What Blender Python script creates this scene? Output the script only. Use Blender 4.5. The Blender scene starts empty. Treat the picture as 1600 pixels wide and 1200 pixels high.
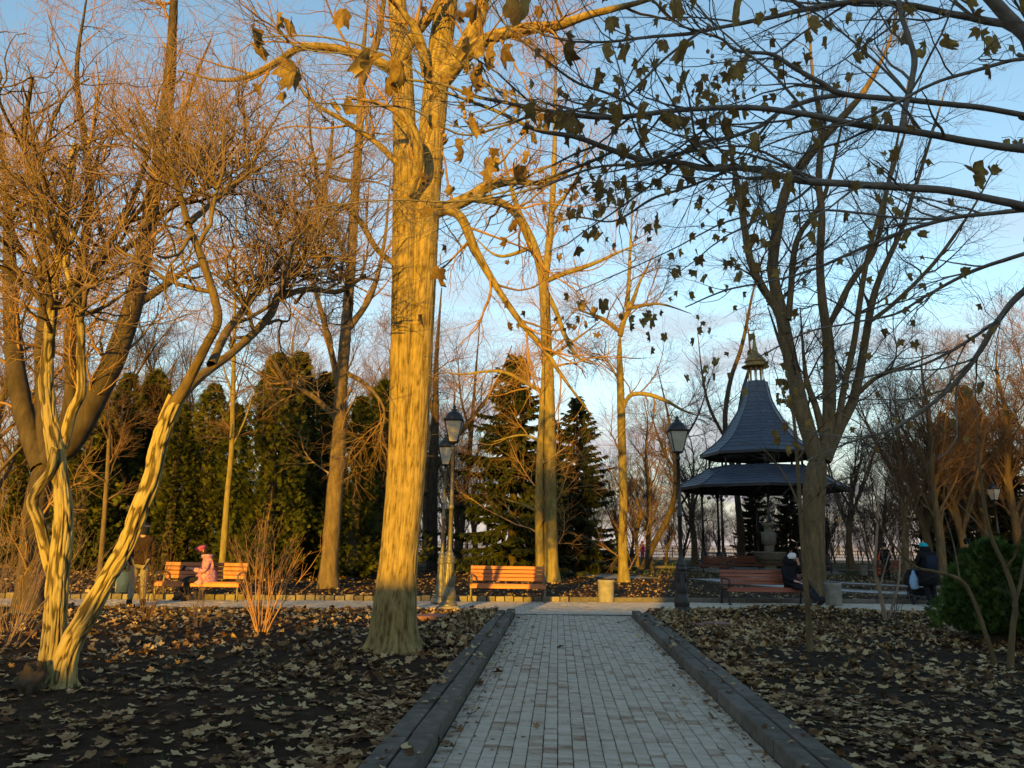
import bpy, bmesh, math, random
import numpy as np
from mathutils import Vector, Matrix

scene = bpy.context.scene
COL = scene.collection
R = math.radians

# ------------------------------------------------------------------ camera
FPX, HCY, CAMZ = 1200.0, 847.0, 1.5
PITCH, ROLL = math.atan((HCY - 600) / FPX), R(1.0)
_fw = np.array([0, math.cos(PITCH), math.sin(PITCH)])
_r0 = np.array([1., 0, 0]); _u0 = np.cross(_r0, _fw)
_rt = _r0 * math.cos(ROLL) + _u0 * math.sin(ROLL)
_up = -_r0 * math.sin(ROLL) + _u0 * math.cos(ROLL)
CAM = np.array([0, 0, CAMZ])
cd = bpy.data.cameras.new('camera')
cd.sensor_fit = 'HORIZONTAL'; cd.sensor_width = 36; cd.lens = 36 * FPX / 1600
cd.clip_start = 0.05; cd.clip_end = 20000
co = bpy.data.objects.new('camera', cd); COL.objects.link(co)
co.matrix_world = Matrix(((_rt[0], _up[0], -_fw[0], 0), (_rt[1], _up[1], -_fw[1], 0), (_rt[2], _up[2], -_fw[2], CAMZ), (0, 0, 0, 1)))
scene.camera = co

# ------------------------------------------------------------------ light
SUN_AZ, SUN_EL = R(13), R(6.5)          # light travels towards +Y, a little towards +X
world = bpy.data.worlds.new('World'); scene.world = world; world.use_nodes = True
nt = world.node_tree; nt.nodes.clear()
wo = nt.nodes.new('ShaderNodeOutputWorld'); bg = nt.nodes.new('ShaderNodeBackground')
sky = nt.nodes.new('ShaderNodeTexSky'); sky.sky_type = 'NISHITA'; sky.sun_disc = False
sky.sun_elevation = SUN_EL; sky.sun_rotation = math.pi + SUN_AZ
sky.air_density = 1.0; sky.dust_density = 0.6; sky.ozone_density = 2.0; sky.altitude = 150
tc = nt.nodes.new('ShaderNodeTexCoord')
mp = nt.nodes.new('ShaderNodeMapping'); mp.inputs['Scale'].default_value = (1.6, 1.6, 7)
nz = nt.nodes.new('ShaderNodeTexNoise'); nz.inputs['Scale'].default_value = 2.6; nz.inputs['Detail'].default_value = 9; nz.inputs['Roughness'].default_value = .62
nz.inputs['Distortion'].default_value = .5
cr = nt.nodes.new('ShaderNodeValToRGB'); cr.color_ramp.elements[0].position = .40; cr.color_ramp.elements[1].position = .60
sep = nt.nodes.new('ShaderNodeSeparateXYZ')
hr = nt.nodes.new('ShaderNodeValToRGB')    # how much cloud and haze at each height above the horizon
hr.color_ramp.elements[0].position = 0.0; hr.color_ramp.elements[0].color = (1, 1, 1, 1)
hr.color_ramp.elements[1].position = .46; hr.color_ramp.elements[1].color = (0, 0, 0, 1)
e = hr.color_ramp.elements.new(.24); e.color = (.85, .85, .85, 1)
hz = nt.nodes.new('ShaderNodeValToRGB')
hz.color_ramp.elements[0].position = -0.0; hz.color_ramp.elements[0].color = (.92, .92, .92, 1)
hz.color_ramp.elements[1].position = .28; hz.color_ramp.elements[1].color = (0, 0, 0, 1)
mul = nt.nodes.new('ShaderNodeMath'); mul.operation = 'MULTIPLY'
mxr = nt.nodes.new('ShaderNodeMath'); mxr.operation = 'MAXIMUM'
mix = nt.nodes.new('ShaderNodeMix'); mix.data_type = 'RGBA'
cloudcol = nt.nodes.new('ShaderNodeValToRGB')
cloudcol.color_ramp.elements[0].position = 0; cloudcol.color_ramp.elements[0].color = (.93, .80, .86, 1)
cloudcol.color_ramp.elements[1].position = .28; cloudcol.color_ramp.elements[1].color = (.93, 1.0, 1.08, 1)
csc = nt.nodes.new('ShaderNodeVectorMath'); csc.operation = 'SCALE'; csc.inputs['Scale'].default_value = 2.0
tint = nt.nodes.new('ShaderNodeMix'); tint.data_type = 'RGBA'; tint.blend_type = 'MULTIPLY'
tint.inputs[0].default_value = 1; tint.inputs[7].default_value = (1.36, 1.28, 1.12, 1)
L = nt.links.new
L(sky.outputs[0], tint.inputs[6])
L(tc.outputs['Generated'], mp.inputs[0]); L(mp.outputs[0], nz.inputs['Vector']); L(nz.outputs['Fac'], cr.inputs[0])
L(tc.outputs['Generated'], sep.inputs[0]); L(sep.outputs['Z'], hr.inputs[0]); L(sep.outputs['Z'], hz.inputs[0]); L(sep.outputs['Z'], cloudcol.inputs[0])
L(cr.outputs[0], mul.inputs[0]); L(hr.outputs[0], mul.inputs[1])
L(mul.outputs[0], mxr.inputs[0]); L(hz.outputs[0], mxr.inputs[1])
L(mxr.outputs[0], mix.inputs[0]); L(tint.outputs[2], mix.inputs[6]); L(cloudcol.outputs[0], csc.inputs[0]); L(csc.outputs[0], mix.inputs[7])
L(mix.outputs[2], bg.inputs[0]); L(bg.outputs[0], wo.inputs[0])
bg.inputs[1].default_value = 0.15

sl = bpy.data.lights.new('sun', 'SUN'); sl.energy = 4.4; sl.angle = R(.5); sl.color = (1.0, .52, .02)
so = bpy.data.objects.new('sun', sl); COL.objects.link(so)
so.rotation_euler = Vector((math.sin(SUN_AZ) * math.cos(SUN_EL), math.cos(SUN_AZ) * math.cos(SUN_EL), -math.sin(SUN_EL))).to_track_quat('-Z', 'Y').to_euler()
scene.view_settings.view_transform = 'Standard'; scene.view_settings.look = 'None'
scene.view_settings.exposure = 1.2; scene.view_settings.gamma = 1; scene.view_settings.use_curve_mapping = False
scene.cycles.max_bounces = 6; scene.cycles.diffuse_bounces = 3; scene.cycles.transparent_max_bounces = 8
scene.cycles.use_denoising = True

# ------------------------------------------------------------------ helpers
rng = np.random.default_rng(7)
random.seed(7)

def ray(x, y): return _fw * FPX + _rt * (x - 800) + _up * (600 - y)
def W(x, y, d):                        # the point seen at photo pixel x, y whose distance along +Y is d
    v = ray(x, y); return CAM + v * (d / v[1])
def G(x, y, z=0.0):                    # the ground point seen at photo pixel x, y
    v = ray(x, y); return CAM + v * ((z - CAMZ) / v[2])

class MB:                              # collects vertices, faces and a tone per vertex
    def __init__(s): s.v = []; s.f = []; s.c = []; s.n = 0; s.m = []
    def add(s, V, faces, tone=None, mi=0):
        V = np.asarray(V, float).reshape(-1, 3)
        s.v.append(V)
        s.c.append(np.full(len(V), .5) if tone is None else np.broadcast_to(np.asarray(tone, float), (len(V),)).copy())
        if not isinstance(faces, np.ndarray) and not any(isinstance(q, np.ndarray) for q in faces): faces = np.array(faces)
        for F in (faces if isinstance(faces, (list, tuple)) else [faces]):
            F = np.asarray(F, int)
            if F.size: s.f.append(F + s.n); s.m.append(mi)
        s.n += len(V); return s
    def mesh(s, name, mats, smooth=True):
        me = bpy.data.meshes.new(name)
        V = np.concatenate(s.v) if s.v else np.zeros((0, 3))
        me.vertices.add(len(V)); me.vertices.foreach_set('co', V.ravel())
        li = np.concatenate([F.ravel() for F in s.f]) if s.f else np.zeros(0, int)
        sz = np.concatenate([np.full(len(F), F.shape[1]) for F in s.f]) if s.f else np.zeros(0, int)
        me.loops.add(len(li)); me.loops.foreach_set('vertex_index', li.astype(np.int32))
        me.polygons.add(len(sz)); st = np.concatenate([[0], np.cumsum(sz)[:-1]]) if len(sz) else sz
        me.polygons.foreach_set('loop_start', st.astype(np.int32))
        try: me.polygons.foreach_set('loop_total', sz.astype(np.int32))
        except Exception: pass
        me.polygons.foreach_set('material_index', np.concatenate([np.full(len(F), m) for F, m in zip(s.f, s.m)]).astype(np.int32))
        me.polygons.foreach_set('use_smooth', np.full(len(sz), smooth))
        a = me.attributes.new('tone', 'FLOAT', 'POINT'); a.data.foreach_set('value', np.concatenate(s.c).astype(np.float32))
        for m in (mats if isinstance(mats, (list, tuple)) else [mats]): me.materials.append(m)
        me.update(calc_edges=True)
        return me
    def obj(s, name, mats, parent=None, smooth=True, kind=None):
        return link(name, s.mesh(name, mats, smooth), parent, kind)

def link(name, me, parent=None, kind=None):
    o = bpy.data.objects.new(name, me); COL.objects.link(o)
    if parent is not None: o.parent = parent
    if kind: o['kind'] = kind
    return o
def thing(name, label, cat, loc=(0, 0, 0), rz=0.0, group=None):
    o = bpy.data.objects.new(name, None); COL.objects.link(o); o.empty_display_size = .1
    o.location = loc; o.rotation_euler = (0, 0, rz)
    return tag(o, label, cat, group)
def tag(o, label, cat, group=None):
    o['label'] = label; o['category'] = cat
    if group: o['group'] = group
    return o
def struct(o, kind='structure'): o['kind'] = kind; return o
def root(name, kind='structure'):
    o = bpy.data.objects.new(name, None); COL.objects.link(o); o['kind'] = kind; return o
def dup(src, loc, rz=0.0, sc=1.0, label=None, group=None):
    r = src.copy(); COL.objects.link(r); r.location = loc; r.rotation_euler = (0, 0, rz)
    r.scale = (sc, sc, sc) if np.isscalar(sc) else sc
    if label: r['label'] = label
    if group: r['group'] = group
    for ch in list(src.children):
        c = ch.copy(); COL.objects.link(c); c.parent = r
        for g in list(ch.children):
            d = g.copy(); COL.objects.link(d); d.parent = c
    return r

BOXF = np.array([[0, 1, 3, 2], [4, 6, 7, 5], [0, 4, 5, 1], [2, 3, 7, 6], [0, 2, 6, 4], [1, 5, 7, 3]])
def box(mb, c, s, rz=0.0, tone=None, M=None):
    h = np.array(s, float) / 2
    V = np.array([[x, y, z] for x in (-1, 1) for y in (-1, 1) for z in (-1, 1)], float) * h
    if M is not None: V = V @ np.array(M).T
    if rz: cz, sz = math.cos(rz), math.sin(rz); V = V @ np.array([[cz, sz, 0], [-sz, cz, 0], [0, 0, 1]])
    return mb.add(V + np.array(c), BOXF[:, ::-1], tone)
def cbox(mb, c, s, ch=.01, rz=0.0, tone=None, M=None, jit=0):   # a box whose top edges are chamfered
    hx, hy, hz = np.array(s, float) / 2
    ring = lambda x, y, z: [[-x, -y, z], [x, -y, z], [x, y, z], [-x, y, z]]
    V = np.array(ring(hx, hy, -hz) + ring(hx, hy, hz - ch) + ring(hx - ch, hy - ch, hz), float)
    if jit: V += rng.normal(0, jit, V.shape)
    F = [[i, (i + 1) % 4, (i + 1) % 4 + 4, i + 4] for i in range(4)] + [[i + 4, (i + 1) % 4 + 4, (i + 1) % 4 + 8, i + 8] for i in range(4)] + [[8, 9, 10, 11], [3, 2, 1, 0]]
    if M is not None: V = V @ np.array(M).T
    if rz: cz, sz = math.cos(rz), math.sin(rz); V = V @ np.array([[cz, sz, 0], [-sz, cz, 0], [0, 0, 1]])
    return mb.add(V + np.array(c), np.array(F), tone)
def lathe(mb, prof, k=24, c=(0, 0, 0), tone=None, flute=0, nf=0, ph=0.0, sx=1.0):
    a = np.arange(k) * 2 * math.pi / k + ph
    P = np.array(prof, float); n = len(P)
    rr = P[:, 0][:, None] * (1 + flute * np.cos(a * nf)[None])
    V = np.stack([rr * np.cos(a) * sx, rr * np.sin(a), np.repeat(P[:, 1][:, None], k, 1)], -1).reshape(-1, 3) + np.array(c)
    i = np.arange(n - 1)[:, None]; j = np.arange(k)[None]
    F = np.stack([i * k + j, i * k + (j + 1) % k, (i + 1) * k + (j + 1) % k, (i + 1) * k + j], -1).reshape(-1, 4)
    return mb.add(V, F, tone)
def nrm(a): return a / np.maximum(np.linalg.norm(a, axis=-1, keepdims=True), 1e-9)
def tubes(P, Rr, k=4):                  # P (B,N,3), R (B,N) -> verts, quads
    P = np.asarray(P, float); Rr = np.asarray(Rr, float)
    B, N, _ = P.shape
    T = nrm(np.gradient(P, axis=1))
    ch = np.abs(nrm(P[:, -1] - P[:, 0])); ref = np.eye(3)[np.argmin(ch, 1)][:, None, :]
    U = nrm(ref - T * (ref * T).sum(-1, keepdims=True)); Vv = np.cross(T, U)
    a = np.arange(k) * 2 * math.pi / k
    V = P[:, :, None] + Rr[:, :, None, None] * (U[:, :, None] * np.cos(a)[None, None, :, None] + Vv[:, :, None] * np.sin(a)[None, None, :, None])
    b = np.arange(B)[:, None, None] * N * k; i = np.arange(N - 1)[None, :, None] * k; j = np.arange(k)[None, None]
    j2 = (j + 1) % k
    F = np.stack([b + i + j, b + i + j2, b + i + k + j2, b + i + k + j], -1).reshape(-1, 4)
    return V.reshape(-1, 3), F
def tube(mb, pts, rad, k=8, tone=None, cap=True):
    P = np.array(pts, float)[None]; rad = np.broadcast_to(np.array(rad, float), (P.shape[1],))[None]
    V, F = tubes(P, rad, k); n = P.shape[1]
    fs = [F]
    if cap: fs += [np.arange(k)[::-1][None], (np.arange(k) + (n - 1) * k)[None]]
    return mb.add(V, fs, tone)
def spline(pts, n):                     # Catmull-Rom through rows of numbers
    P = np.array(pts, float); P = np.vstack([2 * P[0] - P[1], P, 2 * P[-1] - P[-2]])
    m = len(P) - 3; t = np.linspace(0, m - 1e-6, n); i = t.astype(int); f = (t - i)[:, None]
    a, b, c, d = P[i], P[i + 1], P[i + 2], P[i + 3]
    return .5 * (2 * b + (c - a) * f + (2 * a - 5 * b + 4 * c - d) * f ** 2 + (3 * b - a - 3 * c + d) * f ** 3)
def hash3(i):
    i = i.astype(np.int64)
    h = (i[..., 0] * 374761393 + i[..., 1] * 668265263 + i[..., 2] * 2147483647 % 1000003 + i[..., 2] * 1274126177) & 0xffffffff
    h = ((h ^ (h >> 13)) * 1274126177) & 0xffffffff
    return ((h ^ (h >> 16)) & 0xffff) / 65535.0
def noise3(p):
    p = np.asarray(p, float); i = np.floor(p); f = p - i; f = f * f * (3 - 2 * f); r = 0
    for dx in (0, 1):
        for dy in (0, 1):
            for dz in (0, 1):
                w = (f[..., 0] if dx else 1 - f[..., 0]) * (f[..., 1] if dy else 1 - f[..., 1]) * (f[..., 2] if dz else 1 - f[..., 2])
                r = r + w * hash3(i + np.array([dx, dy, dz]))
    return r
def fbm(p, o=3):
    r = 0; a = .5
    for _ in range(o): r = r + a * (noise3(p) - .5); p = np.asarray(p) * 2.03 + 11.7; a *= .5
    return r
def n2(x, y, s, seed=0): return noise3(np.stack([np.asarray(x) * s, np.asarray(y) * s, np.full(np.shape(x), seed + .37)], -1))

# ------------------------------------------------------------------ materials
def mat(name, stops, scale=5.0, rough=.8, bump=0.0, bscale=None, stretch=(1, 1, 1), detail=6, tone=0.0, metal=0.0, spec=.08, transl=0.0, wave=None, coords='Object'):
    m = bpy.data.materials.new(name); m.use_nodes = True; t = m.node_tree; t.nodes.clear(); N = t.nodes.new; K = t.links.new
    out = N('ShaderNodeOutputMaterial'); b = N('ShaderNodeBsdfPrincipled')
    b.inputs['Roughness'].default_value = rough; b.inputs['Metallic'].default_value = metal; b.inputs['Specular IOR Level'].default_value = spec
    tcn = N('ShaderNodeTexCoord'); mpn = N('ShaderNodeMapping'); mpn.inputs['Scale'].default_value = stretch
    K(tcn.outputs[coords], mpn.inputs[0])
    n = N('ShaderNodeTexNoise'); n.inputs['Scale'].default_value = scale; n.inputs['Detail'].default_value = detail; n.inputs['Roughness'].default_value = .65
    K(mpn.outputs[0], n.inputs['Vector'])
    fac = n.outputs['Fac']
    if tone:
        at = N('ShaderNodeAttribute'); at.attribute_name = 'tone'
        ma = N('ShaderNodeMath'); ma.operation = 'MULTIPLY_ADD'; ma.inputs[1].default_value = tone; ma.inputs[2].default_value = -.5 * tone
        ad = N('ShaderNodeMath'); ad.operation = 'ADD'; K(at.outputs['Fac'], ma.inputs[0]); K(ma.outputs[0], ad.inputs[0]); K(fac, ad.inputs[1]); fac = ad.outputs[0]
    r = N('ShaderNodeValToRGB'); el = r.color_ramp.elements
    while len(el) < len(stops): el.new(.5)
    for i, (p, c) in enumerate(stops): el[i].position = p; el[i].color = (*c, 1)
    K(fac, r.inputs[0]); K(r.outputs[0], b.inputs['Base Color'])
    if bump:
        n3 = N('ShaderNodeTexNoise'); n3.inputs['Scale'].default_value = bscale or scale * 3; n3.inputs['Detail'].default_value = 8; n3.inputs['Roughness'].default_value = .7
        K(mpn.outputs[0], n3.inputs['Vector'])
        bp = N('ShaderNodeBump'); bp.inputs['Strength'].default_value = 1.0; bp.inputs['Distance'].default_value = bump
        K(n3.outputs['Fac'], bp.inputs['Height']); K(bp.outputs[0], b.inputs['Normal'])
    sh = b.outputs[0]
    if transl:
        tr = N('ShaderNodeBsdfTranslucent'); K(r.outputs[0], tr.inputs[0]); mx = N('ShaderNodeMixShader'); mx.inputs[0].default_value = transl
        K(sh, mx.inputs[1]); K(tr.outputs[0], mx.inputs[2]); sh = mx.outputs[0]
    K(sh, out.inputs[0]); return m
def flat(name, c, rough=.6, metal=0.0, var=.18, scale=8, bump=0.0, spec=.12):
    c = np.array(c); return mat(name, [(.3, tuple(c * (1 - var))), (.7, tuple(np.minimum(c * (1 + var), 1)))], scale, rough, bump, metal=metal, spec=spec)

M = {}
M['soil'] = mat('dark_soil', [(.3, (.017, .0115, .0075)), (.55, (.038, .026, .016)), (.75, (.095, .065, .040))], 6, .95, .02, 60, detail=10)
M['leaf'] = mat('dry_leaf', [(.15, (.085, .044, .018)), (.4, (.21, .125, .055)), (.62, (.36, .245, .12)), (.9, (.49, .37, .19))], 9, .65, .0015, 60, tone=1.0, spec=.12, transl=.10)
M['hang_leaf'] = mat('hanging_leaf', [(.2, (.11, .068, .024)), (.5, (.24, .16, .05)), (.8, (.42, .32, .10))], 14, .6, .002, 70, tone=.6, spec=.15, transl=.40)
M['stone'] = mat('paving_stone', [(.15, (.27, .185, .125)), (.32, (.37, .30, .225)), (.5, (.45, .395, .315)), (.68, (.51, .455, .37)), (.9, (.54, .49, .41))], 9, .75, .004, 90, tone=.45, detail=9)
M['joint'] = mat('joint_sand', [(.3, (.022, .020, .016)), (.7, (.05, .045, .036))], 30, .95, .004)
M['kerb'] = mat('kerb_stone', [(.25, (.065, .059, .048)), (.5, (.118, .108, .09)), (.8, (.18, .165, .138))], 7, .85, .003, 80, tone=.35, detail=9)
M['sunlit_kerb'] = mat('sunlit_kerb_stone', [(.25, (.10, .09, .065)), (.5, (.18, .16, .115)), (.8, (.25, .225, .165))], 7, .85, .004, 60, tone=.5)  # sunlight put into the colour: kerbs on the lit left are paler
M['concrete'] = mat('concrete', [(.25, (.15, .145, .12)), (.55, (.24, .23, .20)), (.8, (.31, .30, .27))], 6, .9, .004, 50)
M['slab'] = flat('red_slab', (.23, .12, .105), .8, bump=.003)
M['bark_pale'] = mat('pale_ridged_bark', [(.25, (.09, .07, .03)), (.5, (.26, .205, .085)), (.75, (.37, .305, .13))], 8, .9, .006, 45, stretch=(1, 1, .4), tone=.8)
M['bark_big'] = mat('grey_brown_bark', [(.25, (.10, .074, .03)), (.5, (.225, .172, .07)), (.75, (.32, .25, .105))], 9, .9, .008, 50, stretch=(1.3, 1.3, .6), tone=.4)
M['bark'] = mat('brown_bark', [(.3, (.07, .052, .03)), (.6, (.15, .112, .06)), (.8, (.22, .17, .09))], 6, .9, .006, 30, stretch=(1.5, 1.5, .4))
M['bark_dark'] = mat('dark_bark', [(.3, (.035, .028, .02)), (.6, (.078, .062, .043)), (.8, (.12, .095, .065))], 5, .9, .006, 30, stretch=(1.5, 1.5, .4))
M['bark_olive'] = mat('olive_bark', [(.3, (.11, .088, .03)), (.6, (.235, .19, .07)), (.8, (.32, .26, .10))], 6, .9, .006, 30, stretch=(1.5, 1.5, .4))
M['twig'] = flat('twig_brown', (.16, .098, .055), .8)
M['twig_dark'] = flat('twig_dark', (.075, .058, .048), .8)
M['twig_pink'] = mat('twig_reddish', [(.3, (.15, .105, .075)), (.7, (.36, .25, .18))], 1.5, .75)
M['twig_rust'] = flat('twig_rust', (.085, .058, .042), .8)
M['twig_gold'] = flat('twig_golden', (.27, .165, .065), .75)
M['plane'] = mat('plane_bark', [(.3, (.11, .10, .085)), (.6, (.19, .175, .15)), (.8, (.27, .25, .21))], 9, .8, .002, 60)
M['thuja'] = mat('thuja_green', [(.2, (.014, .018, .005)), (.45, (.036, .046, .010)), (.7, (.10, .11, .02)), (.9, (.16, .12, .035))], .9, .75, tone=.45, transl=.15)
M['bush'] = mat('bush_green', [(.2, (.02, .042, .012)), (.5, (.05, .095, .022)), (.85, (.14, .19, .045))], 3, .65, tone=.7, transl=.25)
M['spruce'] = mat('spruce_green', [(.2, (.012, .02, .012)), (.5, (.032, .045, .022)), (.85, (.07, .078, .032))], 1.3, .75, tone=.5, transl=.1)
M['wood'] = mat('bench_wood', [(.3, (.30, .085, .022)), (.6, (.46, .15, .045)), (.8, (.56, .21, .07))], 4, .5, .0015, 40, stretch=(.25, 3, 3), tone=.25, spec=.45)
M['wood_shaded'] = mat('bench_wood_shaded', [(.3, (.15, .038, .018)), (.6, (.25, .068, .03)), (.8, (.34, .11, .05))], 4, .5, .0015, 40, stretch=(.25, 3, 3), tone=.25, spec=.45)  # bench wood again, redder and darker to put shade into the colour
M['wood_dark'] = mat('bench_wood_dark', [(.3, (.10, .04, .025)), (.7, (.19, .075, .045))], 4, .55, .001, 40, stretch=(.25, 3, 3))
M['iron'] = flat('black_iron', (.022, .022, .024), .42, .3, .3, 20, spec=.5)
M['iron_green'] = mat('weathered_iron', [(.3, (.075, .07, .05)), (.7, (.16, .15, .11))], 14, .45, .001, 60, metal=.25, spec=.5)
M['roof'] = mat('slate_roof', [(.3, (.030, .042, .065)), (.7, (.065, .085, .125))], 5, .45, .004, 30, tone=.25, spec=.5)
M['gold'] = mat('gilt_metal', [(.3, (.16, .115, .05)), (.7, (.34, .25, .10))], 9, .45, metal=.5)
M['glass'] = mat('lamp_glass', [(.3, (.60, .58, .50)), (.7, (.80, .77, .68))], 4, .25, transl=.45, spec=.5)  # pale colour puts the sky's reflection into the glass
M['globe'] = flat('white_globe', (.55, .55, .53), .3)
M['urn'] = mat('weathered_stone', [(.3, (.085, .08, .065)), (.7, (.15, .14, .115))], 6, .9, .004, 50)
M['asphalt'] = mat('pale_paving', [(.3, (.27, .27, .265)), (.7, (.40, .395, .385))], 3, .85, .003, 60, detail=9)
M['railpaint'] = flat('rail_paint', (.10, .08, .07), .6)
M['parapet'] = flat('parapet_stone', (.40, .33, .25), .9, bump=.004)
M['wall'] = flat('render_wall', (.45, .42, .36), .9)
M['plain'] = mat('far_plain_haze_tint', [(.3, (.42, .33, .29)), (.5, (.54, .45, .40)), (.7, (.64, .56, .50))], .004, 1, detail=10)  # pale pinkish tones stand in for distance haze
M['skin'] = flat('skin', (.48, .28, .20), .5, var=.06)
M['grass'] = flat('grass_blade', (.07, .12, .025), .6, var=.4, scale=2)

# ------------------------------------------------------------------ the ground and the paths
PS = .062; PC = .34; PW = 1.22                        # the paved path: centre x = PC + PS*y, half width PW
PL = math.sqrt(1 + PS * PS)
def path_v(x, y): return (x - PC - PS * y) / PL
def near_y(x): return 17.0 + .10 * x                  # edges of the cross path
def far_y(x): return 20.5 + .15 * x
KW = .16                                              # kerb stone width
BED = .085
def pile(x, y):
    z = .17 * np.exp(-(((x - 5.6) / 1.7) ** 2 + ((y - 16.3) / .8) ** 2)) + .10 * np.exp(-(((x - 8.6) / 2.6) ** 2 + ((y - 16.2) / .8) ** 2))
    z = z + .09 * np.exp(-(((x + 5.2) / .5) ** 2 + ((y - 8.6) / .5) ** 2)) + .10 * np.exp(-(((x + 1.6) / .75) ** 2 + ((y - 11.3) / .75) ** 2))
    return z
def bed_z(x, y):
    return BED + .05 * (n2(x, y, .9, 1) - .5) + .035 * (n2(x, y, 4, 2) - .5) + .02 * (n2(x, y, 13, 3) - .5) + pile(x, y)
FARPATHS = [([(14.5, 24.5), (11.5, 26.0), (9.5, 29.5), (8.4, 34)], 1.7), ([(22, 27.5), (17, 29), (13, 33), (11, 37)], 1.5), ([(5.2, 33), (3.2, 38), (.5, 44), (-8, 47)], 2.4), ([(-8, 47), (6, 50), (20, 52), (34, 50)], 2.2)]
def ground_z(x, y):
    x = np.asarray(x, float); y = np.asarray(y, float)
    z = bed_z(x, y)
    v = np.abs(path_v(x, y))
    inpath = np.clip((PW + .27 - v) / .1, 0, 1) * (y < near_y(x) + .5) * (y > -14)
    yy = np.clip(np.minimum(y - near_y(x) + .12, far_y(x) - y + .14) / .1, 0, 1)
    low = np.maximum(inpath, yy)
    z = z * (1 - low) - .10 * low
    beyond = np.clip((y - 24) / 20, 0, 1); z = z * (1 - beyond) + .05 * beyond
    # beyond the railing the hill falls away
    fall = np.clip((y - 79) / 60, 0, 1); z = z - 55 * fall ** 1.3
    return z
def axis(a, b, s0, lo, hi):
    out = [a]; 
    while out[-1] < b:
        x = out[-1]; d = max(lo - x, x - hi, 0); out.append(x + s0 * (1 + d * .35))
    return np.array(out)
gx = np.concatenate([[-9000, -3000, -900, -300], axis(-140, 150, .12, -5.5, 7.5), [320, 900, 3000, 9000]])
gy = np.concatenate([[-600, -200, -80], axis(-45, 150, .13, 3.5, 17.5), [220, 400, 900, 2500, 6000, 14000]])
X, Y = np.meshgrid(gx, gy); Z = ground_z(X, Y)
V = np.stack([X, Y, Z], -1).reshape(-1, 3); nx = len(gx); ny = len(gy)
i = np.arange(ny - 1)[:, None] * nx; j = np.arange(nx - 1)[None]
F = np.stack([i + j, i + j + 1, i + nx + j + 1, i + nx + j], -1).reshape(-1, 4)
fy = np.repeat((gy[:-1] > 110)[:, None], nx - 1, 1).ravel()
mb = MB(); mb.add(V, F[~fy], None, 0); mb.f.append(F[fy]); mb.m.append(1)
struct(mb.obj('ground', [M['soil'], M['plain']], smooth=True))

# paved path: columns of small setts running along it
path = root('path')
mb = MB(); mb.add([[PC - PS * 14 - PW - .2, -14, -.028], [PC - PS * 14 + PW + .2, -14, -.028], [PC + PS * 19 + PW + .2, 19.2, -.028], [PC + PS * 19 - PW - .2, 18.8, -.028]], [[0, 1, 2, 3]])
jo = mb.obj('joint_bed', M['joint'], path); 
NC = 22; cw = 2 * PW / NC; ang = -math.atan(PS)
slots = []
for c in range(NC):
    u = .3 + rng.random() * .1
    while u < 17.4:
        l = float(rng.choice([.072, .09, .105, .125, .155], p=[.22, .25, .25, .18, .10]))
        v = -PW + (c + .5) * cw; x = PC + PS * u + v / PL; y = u
        if y + l > near_y(x) - .16: break
        slots.append((u + l / 2, v, l)); u += l
slots.sort()
vis = [s for s in slots if s[0] > 4.75]; hid = [s for s in slots if s[0] <= 4.75]
stone_cache = {}
def uv2xy(u, v): return PC + PS * u + v / PL, u - v * PS
nst = 0
mbs = MB()
def stone_tone(): return float(np.clip(rng.normal(.6, .18), .15, 1)) if rng.random() > .10 else float(rng.uniform(-.2, .15))
for k, (u, v, l) in enumerate(vis + hid):
    x, y = uv2xy(u, v); z = rng.normal(0, .0022); t = stone_tone()
    if k < 300:
        key = (round(l, 3), round(t * 7))
        if key not in stone_cache:
            q = MB(); cbox(q, (0, 0, -.02), (cw - .0065, l - .006, .04), .004, tone=t, jit=.0007); stone_cache[key] = q.mesh('paving_stone', M['stone'], False)
        o = link('paving_stone', stone_cache[key], path); o.location = (x, y, z); o.rotation_euler = (rng.normal(0, .006), rng.normal(0, .006), ang + rng.normal(0, .008))
    else:
        cbox(mbs, (x, y, z - .02), (cw - .0065, l - .006, .04), .004, rz=ang + rng.normal(0, .008), tone=t, jit=.0012)
mbs.obj('paving', M['stone'], path, False, 'stuff')

# cross path
cp = root('cross_path')
mb = MB(); mb.add([[-60, near_y(-60), -.014], [60, near_y(60), -.014], [60, far_y(60), -.014], [-60, far_y(-60), -.014]], [[0, 1, 2, 3]])
mb.obj('joint_bed', M['joint'], cp)
mb = MB(); l0 = .21
for r_ in range(19):
    n = 210; xs = -14 + np.arange(n) * l0 + (r_ % 2) * l0 / 2 - .0
    for x in xs:
        if x > 16.5: break
        f = (r_ + .5) / 19; y0, y1 = near_y(x) + .01, far_y(x) - .01; w = (y1 - y0) / 19
        cbox(mb, (x, y0 + f * (y1 - y0), -.018 + rng.normal(0, .0015)), (l0 - .008, w - .008, .04), .004, rz=.12, tone=float(np.clip(rng.normal(.62, .16), 0, 1)))
mb.obj('paving', M['stone'], cp, False, 'stuff')
mb = MB()
for sx in (-1, 1):
    a, b = (-60, -14.1) if sx < 0 else (16.6, 60)
    mb.add([[a, near_y(a), -.002], [b, near_y(b), -.002], [b, far_y(b), -.002], [a, far_y(a), -.002]], [[0, 1, 2, 3]])
mb.obj('far_paving', M['asphalt'], cp)
struct(cp)

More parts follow.
